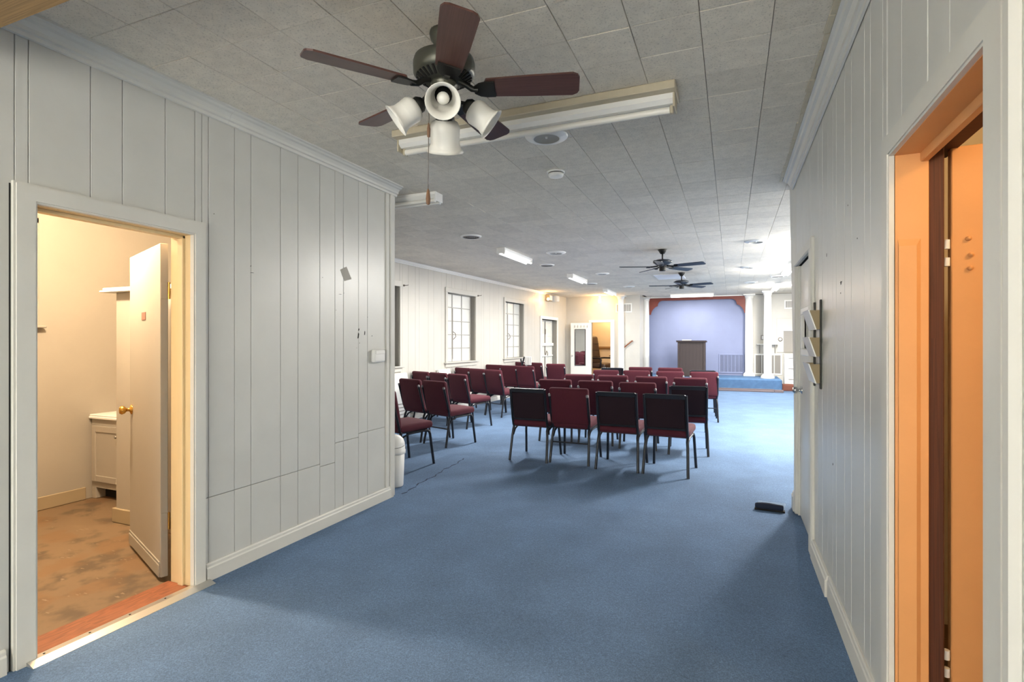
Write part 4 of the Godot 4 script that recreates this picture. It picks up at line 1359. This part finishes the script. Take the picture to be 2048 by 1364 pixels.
func build_chairs():
	var proto := [make_chair(false), make_chair(true)]
	var used := [false, false]
	var rows := {
		"nearest row right of the aisle": [[-2.21, 6.15, 1, 1], [-1.72, 6.20, 2, 0], [-1.15, 6.09, 2, 1], [-0.62, 6.06, 5, 1]],
		"second row right of the aisle": [[-2.31, 7.45, -4, 0], [-1.73, 7.42, -4, 0], [-1.15, 7.33, -4, 0], [-0.51, 7.21, -4, 1]],
		"third row right of the aisle": [[-2.31, 8.72, -4, 0], [-1.75, 8.68, -4, 0], [-1.15, 8.60, -4, 0], [-0.58, 8.54, -4, 0]],
		"fourth row right of the aisle": [[-2.18, 10.14, -4, 0], [-1.63, 10.20, -4, 0], [-1.03, 10.15, -4, 0], [-0.46, 10.2, -4, 0]],
		"farthest row right of the aisle": [[-2.32, 11.40, -4, 1], [-1.76, 11.52, -4, 0], [-1.16, 11.45, -4, 0], [-0.52, 11.02, -4, 1]],
		"lone": [[-3.84, 12.37, 2, 0]],
		"nearest row by the left wall": [[-4.14, 6.74, 20, 0], [-3.63, 6.55, 20, 0]],
		"alone": [[-3.50, 5.20, 20, 0]],
		"second row by the left wall": [[-4.995, 8.40, 23, 0], [-4.52, 8.20, 23, 0], [-4.045, 8.0, 23, 0]],
		"third row by the left wall": [[-4.91, 9.85, 25, 0], [-4.47, 9.62, 25, 0], [-4.03, 9.40, 25, 0]],
		"fourth row by the left wall": [[-4.93, 11.36, 15, 0], [-4.48, 11.16, 15, 0], [-4.02, 10.96, 15, 0]],
		"farthest row by the left wall": [[-4.94, 13.02, 18, 0], [-4.47, 12.83, 18, 0]],
	}
	var ord := {2: ["left chair of two", "right chair of two"], 3: ["leftmost of three", "middle of three", "rightmost of three"], 4: ["leftmost of four", "second from left", "third from left", "rightmost of four"]}
	for row in rows:
		var list: Array = rows[row]
		for i in list.size():
			var q: Array = list[i]
			var k: int = q[3]
			var look: String = ["padded burgundy chair", "bare-framed burgundy chair"][k]
			var label := ""
			if row == "lone":
				label = "padded burgundy chair standing apart in front of the mirrored office door"
			elif row == "alone":
				label = "padded burgundy chair half hidden behind the gray wall end, closest to the trash can"
			else:
				label = "%s, %s in the %s" % [look, ord[list.size()][i], row]
			var where := at(q[0], 0.0, q[1], q[2])
			var o: Node3D = proto[k]
			if used[k]:
				copy_of(o, label, where)
			else:
				used[k] = true
				o.transform = where
				o.set_meta("label", label)

# ---------------------------------------------------------------- ceiling fans
func blade_mesh(r0: float, r1: float, w0: float, w1: float) -> MB:
	var m := MB.new(Transform3D(Basis(Vector3.RIGHT, deg_to_rad(-102)), Vector3.ZERO))
	m.prism(PackedVector2Array([Vector2(r0, -w0 / 2), Vector2(r0 + 0.2, -w0 / 2 - 0.01), Vector2(r1 - 0.03, -w1 / 2), Vector2(r1 - 0.008, -w1 / 2 + 0.012), Vector2(r1, -w1 / 2 + 0.03), Vector2(r1, w1 / 2 - 0.03), Vector2(r1 - 0.008, w1 / 2 - 0.012), Vector2(r1 - 0.03, w1 / 2), Vector2(r0 + 0.2, w0 / 2 + 0.01), Vector2(r0, w0 / 2), Vector2(r0 - 0.015, w0 / 2 - 0.03), Vector2(r0 - 0.015, -w0 / 2 + 0.03)]), -0.004, 0.004)
	return m

func build_fans():
	var f := thing("ceiling_fan", "large bronze ceiling fan with five wooden blades and four glass shades", "ceiling fan", P2(-1.222, H, 2.155))
	var m := MB.new()
	m.lathe([Vector2(0, -0.085), Vector2(0.022, -0.085), Vector2(0.03, -0.075), Vector2(0.05, -0.05), Vector2(0.064, -0.03), Vector2(0.068, -0.01), Vector2(0.066, 0.0), Vector2(0, 0)], 24)
	part(f, "canopy", m, M.fan_bronze)
	m = MB.new()
	m.lathe([Vector2(0, -0.13), Vector2(0.018, -0.13), Vector2(0.018, -0.08), Vector2(0, -0.08)], 14)
	m.lathe([Vector2(0, -0.1), Vector2(0.026, -0.1), Vector2(0.03, -0.09), Vector2(0.022, -0.075), Vector2(0, -0.075)], 14)
	part(f, "downrod", m, M.fan_dark)
	m = MB.new()
	m.lathe([Vector2(0.05, -0.235), Vector2(0.09, -0.23), Vector2(0.128, -0.205), Vector2(0.14, -0.195), Vector2(0.142, -0.15), Vector2(0.136, -0.128), Vector2(0.11, -0.115), Vector2(0.03, -0.112), Vector2(0, -0.112)], 36)
	var motor := part(f, "motor_housing", m, M.fan_bronze)
	m = MB.new()
	for k in 30:
		var a := TAU * k / 30.0
		m.box(Vector3(cos(a) * 0.108, -0.219, -sin(a) * 0.108), Vector3(0.045, 0.006, 0.011), 0.001, Basis(Vector3.UP, a) * Basis(Vector3.BACK, 0.55))
	part(motor, "vent_slots", m, M.dark_gap)
	for k in 5:
		var az := deg_to_rad(73.0 - 72.0 * k)
		var turn := Transform3D(Basis(Vector3.UP, PI / 2 - az), Vector3(0, -0.262, 0))
		var b := part(f, "fan_blade", blade_mesh(0.20, 0.618, 0.115, 0.145), M.blade_wood)
		b.transform = turn
		m = MB.new(Transform3D(Basis(Vector3.RIGHT, deg_to_rad(-102)), Vector3(0, -0.009, 0)))
		m.prism(PackedVector2Array([Vector2(0.14, -0.022), Vector2(0.165, -0.042), Vector2(0.195, -0.05), Vector2(0.235, -0.05), Vector2(0.235, 0.05), Vector2(0.195, 0.05), Vector2(0.165, 0.042), Vector2(0.14, 0.022)]), -0.004, 0.003)
		m.x = Transform3D()
		m.tube([Vector3(0.07, 0.03, 0), Vector3(0.10, 0.018, 0), Vector3(0.13, -0.004, 0), Vector3(0.16, -0.009, 0)], 0.014, 8)
		part(b, "blade_iron", m, M.fan_dark)
	m = MB.new()
	m.lathe([Vector2(0, -0.40), Vector2(0.02, -0.40), Vector2(0.035, -0.385), Vector2(0.038, -0.34), Vector2(0.052, -0.33), Vector2(0.056, -0.315), Vector2(0.05, -0.26), Vector2(0.062, -0.245), Vector2(0.062, -0.232), Vector2(0, -0.232)], 24)
	part(f, "switch_housing", m, M.fan_bronze)
	for k in 4:
		var az := deg_to_rad(152.0 - 90.0 * k)
		var out := Vector3(sin(az), 0, -cos(az))
		var axis := (out * (0.80 if k != 2 else 0.5) + Vector3.DOWN * (0.60 if k != 2 else 0.86)).normalized()
		var side := axis.cross(Vector3.UP).normalized()
		var base := Vector3(0, -0.325, 0) + out * 0.105 + Vector3.DOWN * 0.005
		var t := Transform3D(Basis(side, -axis, side.cross(-axis)) * (1.15 if k != 2 else 1.4), base)
		m = MB.new()
		m.tube([Vector3(0, -0.345, 0) + out * 0.03, Vector3(0, -0.318, 0) + out * 0.07, base - axis * 0.012], 0.009, 8)
		m.lathe([Vector2(0, 0.01), Vector2(0.02, 0.01), Vector2(0.032, -0.005), Vector2(0.033, -0.03), Vector2(0.0, -0.03)], 16, t)
		var arm := part(f, "lamp_arm", m, M.fan_dark)
		m = MB.new()
		m.lathe([Vector2(0.03, -0.018), Vector2(0.044, -0.026), Vector2(0.052, -0.045), Vector2(0.05, -0.075), Vector2(0.05, -0.095), Vector2(0.056, -0.112), Vector2(0.066, -0.124), Vector2(0.0635, -0.124), Vector2(0.053, -0.112), Vector2(0.047, -0.095), Vector2(0.047, -0.075), Vector2(0.049, -0.046), Vector2(0.028, -0.022)], 28, t)
		part(arm, "glass_shade", m, M.frosted_glass)
		m = MB.new()
		m.lathe([Vector2(0.014, -0.03), Vector2(0.018, -0.055), Vector2(0.024, -0.075), Vector2(0.018, -0.092), Vector2(0, -0.098)], 14, t)
		part(arm, "bulb", m, M.bulb_white)
	m = MB.new()
	m.tube([Vector3(-0.055, -0.345, 0.01), Vector3(-0.075, -0.36, 0.012), Vector3(-0.078, -0.72, 0.012)], 0.0022, 5)
	m.tube([Vector3(-0.04, -0.36, 0.06), Vector3(-0.045, -0.44, 0.062)], 0.002, 5)
	var ch := part(f, "pull_chain", m, M.cord_gray)
	m = MB.new()
	m.lathe([Vector2(0, -0.79), Vector2(0.009, -0.785), Vector2(0.011, -0.76), Vector2(0.007, -0.725), Vector2(0.003, -0.715), Vector2(0, -0.71)], 10, Transform3D(Basis(), Vector3(-0.078, 0, 0.012)))
	m.lathe([Vector2(0, -0.50), Vector2(0.007, -0.495), Vector2(0.008, -0.46), Vector2(0.003, -0.435), Vector2(0, -0.43)], 10, Transform3D(Basis(), Vector3(-0.045, 0, 0.062)))
	part(ch, "chain_fob", m, M.fob_brown)
	# two plain black fans further down the hall
	var proto: Node3D
	var list := [[-0.987, 8.55, 107.0, "plain black ceiling fan over the chairs, nearer of the black pair"], [-0.954, 11.6, 112.0, "plain black ceiling fan over the chairs, farther of the black pair"]]
	for q in list:
		if proto:
			var c := copy_of(proto, q[3], Transform3D(Basis(Vector3.UP, deg_to_rad(107.0 - q[2])), P(q[0], H, q[1])))
			c.set_meta("category", "ceiling fan")
			continue
		proto = thing("black_ceiling_fan", q[3], "ceiling fan", P2(q[0], H, q[1]), "black fans over the chairs")
		m = MB.new()
		m.lathe([Vector2(0, -0.07), Vector2(0.03, -0.07), Vector2(0.05, -0.04), Vector2(0.07, -0.01), Vector2(0.07, 0.0), Vector2(0, 0)], 18)
		part(proto, "canopy", m, M.fan_dark)
		m = MB.new()
		m.lathe([Vector2(0, -0.17), Vector2(0.012, -0.17), Vector2(0.012, -0.06), Vector2(0, -0.06)], 10)
		part(proto, "downrod", m, M.fan_dark)
		m = MB.new()
		m.lathe([Vector2(0, -0.25), Vector2(0.06, -0.25), Vector2(0.10, -0.235), Vector2(0.145, -0.205), Vector2(0.145, -0.18), Vector2(0.11, -0.165), Vector2(0, -0.16)], 28)
		part(proto, "motor_housing", m, M.fan_black)
		m = MB.new()
		m.lathe([Vector2(0, -0.335), Vector2(0.045, -0.335), Vector2(0.05, -0.32), Vector2(0.05, -0.26), Vector2(0.07, -0.25), Vector2(0, -0.25)], 18)
		part(proto, "switch_housing", m, M.fan_dark)
		for k in 5:
			var az := deg_to_rad(float(q[2]) - 72.0 * k)
			var b := part(proto, "fan_blade", blade_mesh(0.20, 0.66, 0.10, 0.125), M.fan_black)
			b.transform = Transform3D(Basis(Vector3.UP, PI / 2 - az), Vector3(0, -0.268, 0))
			m = MB.new()
			m.tube([Vector3(0.07, 0.01, 0), Vector3(0.14, -0.002, 0), Vector3(0.22, -0.006, 0)], 0.012, 8)
			m.box(Vector3(0.215, -0.008, 0), Vector3(0.06, 0.006, 0.07), 0.002, Basis(Vector3.RIGHT, deg_to_rad(12)))
			part(b, "blade_iron", m, M.fan_dark)

# ---------------------------------------------------------------- things on the ceiling
func tube_fixture(label: String, where: Transform3D, length: float, tube_mat: Material, group := "fluorescent ceiling fittings") -> Node3D:
	var o := thing("tube_light_fixture", label, "light fixture", where, group)
	var m := MB.new()
	m.prism(PackedVector2Array([Vector2(-0.065, 0.0), Vector2(0.065, 0.0), Vector2(0.065, -0.025), Vector2(0.03, -0.055), Vector2(-0.03, -0.055), Vector2(-0.065, -0.025)]), -length / 2 + 0.01, length / 2 - 0.01)
	part(o, "housing", m, M.white_plastic)
	for s in [-1.0, 1.0]:
		m = MB.new()
		m.box(Vector3(0, -0.042, s * (length / 2 - 0.006)), Vector3(0.136, 0.085, 0.012), 0.003)
		for x in [-0.045, 0.045]:
			m.box(Vector3(x, -0.078, s * (length / 2 - 0.018)), Vector3(0.026, 0.04, 0.016), 0.005)
		part(o, "end_cap", m, M.white_plastic)
	for x in [-0.045, 0.045]:
		m = MB.new()
		m.tube([Vector3(x, -0.078, -length / 2 + 0.024), Vector3(x, -0.078, length / 2 - 0.024)], 0.017, 10)
		part(o, "lamp_tube", m, tube_mat)
	return o

func round_plate(label: String, x: float, z: float, r: float):
	var o := thing("round_ceiling_plate", label, "ceiling plate", P2(x, H, z), "round plates on the ceiling")
	var m := MB.new()
	m.lathe([Vector2(r * 0.60, -0.022), Vector2(r * 0.66, -0.026), Vector2(r * 0.70, -0.018), Vector2(r * 0.95, -0.012), Vector2(r, -0.004), Vector2(r, 0.0), Vector2(0, 0)], 36)
	part(o, "flange", m, M.white_gloss)
	m = MB.new()
	m.lathe([Vector2(0, -0.006), Vector2(r * 0.1, -0.008), Vector2(r * 0.5, -0.008), Vector2(r * 0.61, -0.022)], 36)
	part(o, "recess", m, M.reveal_gray)
	m = MB.new()
	m.lathe([Vector2(0, -0.02), Vector2(r * 0.05, -0.018), Vector2(r * 0.07, -0.006)], 12)
	part(o, "center_stud", m, M.white_plastic)

func round_vent(label: String, x: float, z: float):
	var o := thing("round_ceiling_vent", label, "vent", P2(x, H, z), "round dark vents on the ceiling")
	var m := MB.new()
	m.lathe([Vector2(0.115, -0.02), Vector2(0.125, -0.022), Vector2(0.142, -0.008), Vector2(0.145, 0.0), Vector2(0.11, 0.0)], 32)
	part(o, "rim", m, M.white_gloss)
	m = MB.new()
	m.lathe([Vector2(0, -0.003), Vector2(0.115, -0.003)], 28)
	part(o, "dark_throat", m, M.dark_gap)
	for k in 4:
		var r := 0.022 + k * 0.025
		m = MB.new()
		m.lathe([Vector2(r, -0.028 + k * 0.002), Vector2(r + 0.004, -0.028 + k * 0.002), Vector2(r + 0.014, -0.008), Vector2(r + 0.010, -0.008)], 28)
		part(o, "louver_ring", m, M.vent_shade)

func build_ceiling_fittings():
	# near single-tube fitting on a wooden board, across the entry
	var a := thing("tube_light_fixture", "long old fluorescent fitting on a board behind the bronze fan", "light fixture", Transform3D(Basis(Vector3.UP, PI / 2 - deg_to_rad(0.5)), P(-1.20, H, 3.13)), "fluorescent ceiling fittings")
	var L := 1.84
	var m := MB.new()
	m.span(Vector3(-0.115, -0.045, -L / 2), Vector3(0.115, 0.0, L / 2), 0.004)
	part(a, "mounting_board", m, M.aged_board)
	m = MB.new()
	m.prism(PackedVector2Array([Vector2(-0.055, -0.045), Vector2(0.055, -0.045), Vector2(0.055, -0.075), Vector2(0.03, -0.095), Vector2(-0.03, -0.095), Vector2(-0.055, -0.075)]), -L / 2 + 0.01, L / 2 - 0.01)
	part(a, "housing", m, M.white_plastic)
	for s in [-1.0, 1.0]:
		m = MB.new()
		m.box(Vector3(0, -0.085, s * (L / 2 - 0.012)), Vector3(0.12, 0.08, 0.012), 0.003)
		m.box(Vector3(0.0, -0.118, s * (L / 2 - 0.03)), Vector3(0.03, 0.045, 0.02), 0.005)
		part(a, "end_cap", m, M.aged_board)
	m = MB.new()
	m.tube([Vector3(0, -0.118, -L / 2 + 0.04), Vector3(0, -0.118, L / 2 - 0.04)], 0.019, 12)
	part(a, "lamp_tube", m, M.bulb_white)
	# fittings over the hall
	tube_fixture("fluorescent fitting partly hidden behind the gray plank wall end", Transform3D(Basis(Vector3.UP, PI / 2), P(-3.20, H, 4.47)), 1.22, M.bulb_white)
	tube_fixture("white twin-tube fitting near the left wall, largest of the row of three", Transform3D(Basis(), P(-3.24, H, 8.05)), 1.22, M.weak_glow)
	tube_fixture("white twin-tube fitting near the left wall, middle of the row of three", Transform3D(Basis(), P(-3.15, H, 11.5)), 1.22, M.weak_glow)
	tube_fixture("white twin-tube fitting beside the left column, farthest of the row of three", Transform3D(Basis(), P(-3.17, H, 15.0)), 1.22, M.weak_glow)
	tube_fixture("lit fluorescent fitting above the reddish valance", Transform3D(Basis(Vector3.UP, PI / 2), P(-1.10, H, 16.95)), 1.24, M.lit_tube)
	tube_fixture("unseen lit fluorescent fitting behind the right plank wall end", Transform3D(Basis(), P(1.45, H, 8.6)), 1.22, M.lit_tube)  # out of view, lights the near rows and their carpet
	tube_fixture("lit fluorescent fitting at the right hall edge, nearer of two", Transform3D(Basis(), P(1.02, H, 11.6)), 1.22, M.lit_tube)
	tube_fixture("lit fluorescent fitting at the right hall edge by the column top", Transform3D(Basis(), P(1.06, H, 15.2)), 1.22, M.lit_tube)
	round_plate("large round white ceiling plate beside the old fluorescent fitting", -1.184, 3.513, 0.148)
	round_plate("round white ceiling plate right of the largest left twin-tube fitting", -2.60, 8.19, 0.16)
	round_plate("round white ceiling plate right of the middle left twin-tube fitting", -2.506, 11.1, 0.15)
	round_plate("round white ceiling plate above the left column, farthest on the left", -2.46, 14.0, 0.15)
	round_plate("round white ceiling plate on the right, nearest of three in line", 0.325, 8.33, 0.15)
	round_plate("round white ceiling plate on the right, middle of three in line", 0.306, 11.2, 0.15)
	round_plate("round white ceiling plate on the right, farthest of three in line", 0.44, 14.09, 0.15)
	round_vent("round dark ceiling vent nearest the gray wall end", -3.256, 6.47)
	round_vent("round dark ceiling vent between the two nearer twin-tube fittings", -3.177, 9.45)
	round_vent("round dark ceiling vent between the middle and far twin-tube fittings", -3.19, 12.95)
	round_vent("round dark ceiling vent at the right hall edge", 0.935, 13.0)
	var s := thing("smoke_detector", "small round white smoke detector on the ceiling tiles", "smoke detector", P2(-1.36, H, 4.28))
	m = MB.new()
	m.lathe([Vector2(0.066, -0.014), Vector2(0.075, -0.012), Vector2(0.076, 0.0), Vector2(0, 0)], 28)
	part(s, "base_plate", m, M.white_plastic)
	m = MB.new()
	m.lathe([Vector2(0.058, -0.022), Vector2(0.058, -0.012), Vector2(0, -0.012)], 28)
	part(s, "vent_gap", m, M.dark_gap)
	m = MB.new()
	m.lathe([Vector2(0, -0.05), Vector2(0.04, -0.05), Vector2(0.058, -0.044), Vector2(0.064, -0.03), Vector2(0.064, -0.02), Vector2(0, -0.02)], 28)
	part(s, "cover", m, M.white_plastic)
	var cb := thing("unseen_corner_bulb", "unseen warm bulb at the ceiling lighting the wall above the office doorway", "light bulb", P2(-3.77, H, 16.35))  # bulb itself unseen, placed where the wall is lit warm
	m = MB.new()
	m.lathe([Vector2(0, -0.08), Vector2(0.028, -0.08), Vector2(0.03, -0.04), Vector2(0.055, -0.02), Vector2(0.055, 0.0), Vector2(0, 0)], 16)
	part(cb, "socket", m, M.white_plastic)
	m = MB.new()
	m.lathe([Vector2(0, -0.26), Vector2(0.035, -0.245), Vector2(0.055, -0.20), Vector2(0.05, -0.155), Vector2(0.026, -0.10), Vector2(0.02, -0.07)], 16)
	part(cb, "unseen_bulb", m, M.warm_bulb)
	var pa := thing("ceiling_patch_panel", "pale square patch panel on the ceiling by the farther black fan", "ceiling panel", P2(-1.25, H, 12.2))
	m = MB.new()
	m.span(Vector3(-0.3, -0.010, -0.45), Vector3(0.3, 0.0, 0.45), 0.004)
	part(pa, "panel", m, M.white_plastic)

# ---------------------------------------------------------------- small things
func build_small_things():
	var c := thing("trash_can", "white swing-top trash can behind the gray wall end", "trash can", P2(-3.055, 0, 4.40))
	var m := MB.new()
	m.lathe([Vector2(0, 0.004), Vector2(0.086, 0.004), Vector2(0.09, 0.012), Vector2(0.103, 0.34), Vector2(0, 0.34)], 28)
	part(c, "bin_body", m, M.white_plastic)
	m = MB.new()
	m.lathe([Vector2(0.106, 0.32), Vector2(0.112, 0.325), Vector2(0.112, 0.352), Vector2(0.106, 0.362), Vector2(0.106, 0.395), Vector2(0.10, 0.40), Vector2(0, 0.40)], 28)
	part(c, "lid_ring", m, M.white_plastic)
	m = MB.new()
	m.lathe([Vector2(0.1045, 0.388), Vector2(0.103, 0.42), Vector2(0.09, 0.46), Vector2(0.06, 0.49), Vector2(0.025, 0.503), Vector2(0, 0.505)], 28)
	part(c, "swing_lid", m, M.white_plastic)
	m = MB.new()
	var pts := []
	for k in 15:
		var a := deg_to_rad(-95.0 + k * 12.0)
		pts.append(Vector3(sin(a + 0.5) * 0.1065, 0.408 - 0.022 * cos(a), cos(a + 0.5) * 0.1065))
	m.tube(pts, 0.0022, 5)
	part(c, "lid_gap", m, M.dark_gap)
	# sweeper head left on the carpet
	var s := thing("carpet_sweeper", "dark blue rounded bar with clear tray lying on the open carpet", "sweeper", at(0.295, 0.0, 4.96, 4.0))
	m = MB.new(Transform3D(Basis(Vector3(0, 1, 0), Vector3(-1, 0, 0), Vector3(0, 0, 1)), Vector3(0, 0.032, 0)))
	m.lathe([Vector2(0, -0.108), Vector2(0.018, -0.106), Vector2(0.023, -0.095), Vector2(0.03, 0.0), Vector2(0.029, 0.05), Vector2(0.022, 0.098), Vector2(0.016, 0.108), Vector2(0, 0.11)], 18)
	part(s, "bar", m, M.dark_blue_plastic)
	m = MB.new()
	m.hexa([Vector3(-0.10, 0.004, -0.01), Vector3(0.11, 0.004, -0.01), Vector3(0.13, 0.004, -0.24), Vector3(-0.09, 0.004, -0.24), Vector3(-0.10, 0.010, -0.01), Vector3(0.11, 0.010, -0.01), Vector3(0.13, 0.010, -0.24), Vector3(-0.09, 0.010, -0.24)])
	part(s, "clear_tray", m, M.clear_tray)
	m = MB.new()
	m.span(Vector3(-0.112, 0.0, -0.03), Vector3(0.118, 0.012, 0.03), 0.004)
	part(s, "base_strip", m, M.dark_gap)
	# office chair seen through the far doorway
	var o := thing("office_chair", "high-backed brown leather office chair inside the far office", "office chair", at(-3.95, 0.0, 17.55, 112.0).scaled_local(Vector3.ONE * 1.2))
	m = MB.new()
	m.cushion(Vector3(0, 0.50, 0), Vector3(0.52, 0.13, 0.50), 0.055, Vector3(0, 0.02, 0))
	part(o, "seat", m, M.brown_leather)
	m = MB.new()
	m.cushion(Vector3(0, 0.93, 0.315), Vector3(0.47, 0.76, 0.12), 0.055, Vector3(0, 0.03, 0.02), Basis(Vector3.RIGHT, 0.16))
	var ob := part(o, "backrest", m, M.brown_leather)
	for k in 3:
		m = MB.new()
		m.box(Vector3(0, 0.75 + k * 0.18, 0.205 + k * 0.03), Vector3(0.36, 0.012, 0.012), 0.003, Basis(Vector3.RIGHT, 0.16))
		part(ob, "seam", m, M.black_plate)
	for x in [-0.30, 0.30]:
		m = MB.new()
		m.tube([Vector3(x * 0.85, 0.47, -0.10), Vector3(x, 0.50, -0.13), Vector3(x, 0.68, -0.16), Vector3(x, 0.71, -0.12), Vector3(x, 0.71, 0.16), Vector3(x * 0.85, 0.70, 0.26)], 0.022, 8)
		part(o, "armrest", m, M.black_plate)
	m = MB.new()
	m.tube([Vector3(0, 0.45, 0), Vector3(0, 0.10, 0)], 0.03, 10)
	for k in 5:
		var a := TAU * k / 5.0
		m.tube([Vector3(0, 0.12, 0), Vector3(cos(a) * 0.30, 0.075, sin(a) * 0.30)], 0.022, 6)
	part(o, "swivel_base", m, M.black_plate)
	for k in 5:
		var a := TAU * k / 5.0
		m = MB.new()
		m.lathe([Vector2(0, -0.02), Vector2(0.028, -0.018), Vector2(0.03, 0.0), Vector2(0.028, 0.018), Vector2(0, 0.02)], 12, Transform3D(Basis(Vector3(0, 1, 0), Vector3(-1, 0, 0), Vector3(0, 0, 1)), Vector3(cos(a) * 0.30, 0.030, sin(a) * 0.30)))
		part(o, "caster", m, M.black_plate)
	var st := thing("brown_stand", "thin brown wooden stand leaning by the office doorway edge", "stand", P2(-3.72, 0, 17.9))
	m = MB.new()
	m.tube([Vector3(0, 0.0, 0), Vector3(0.02, 0.9, 0)], 0.03, 8)
	m.tube([Vector3(-0.14, 0.0, 0.02), Vector3(0.01, 0.75, 0)], 0.016, 6)
	part(st, "legs", m, M.red_wood)
	m = MB.new()
	m.box(Vector3(0.0, 0.92, 0), Vector3(0.16, 0.03, 0.12), 0.008)
	part(st, "head", m, M.black_plate)
	# stand with striped plate by the third window
	var ms := thing("striped_plate_stand", "black forked stand holding a pale striped plate by the far left window", "stand", at(-4.80, 0.0, 12.35, 0.0))
	m = MB.new()
	m.tube([Vector3(0, 0.0, 0), Vector3(0, 0.84, 0)], 0.018, 8)
	m.tube([Vector3(0, 0.82, 0), Vector3(-0.035, 0.98, 0.0)], 0.02, 8)
	m.tube([Vector3(0, 0.82, 0), Vector3(0.06, 1.03, 0.0)], 0.02, 8)
	for k in 3:
		var a := TAU * k / 3.0
		m.tube([Vector3(0, 0.2, 0), Vector3(cos(a) * 0.16, 0.01, sin(a) * 0.16)], 0.012, 6)
	part(ms, "post", m, M.black_plate)
	m = MB.new()
	m.box(Vector3(0.16, 0.93, 0.0), Vector3(0.17, 0.21, 0.03), 0.008)
	m.tube([Vector3(0.0, 0.85, -0.02), Vector3(0.16, 0.87, -0.02)], 0.01, 6)
	part(ms, "plate", m, M.paper)
	for k in 4:
		m = MB.new()
		m.box(Vector3(0.10 + k * 0.04, 0.93, 0.016), Vector3(0.012, 0.19, 0.004))
		part(ms, "stripe", m, M.vent_shade)
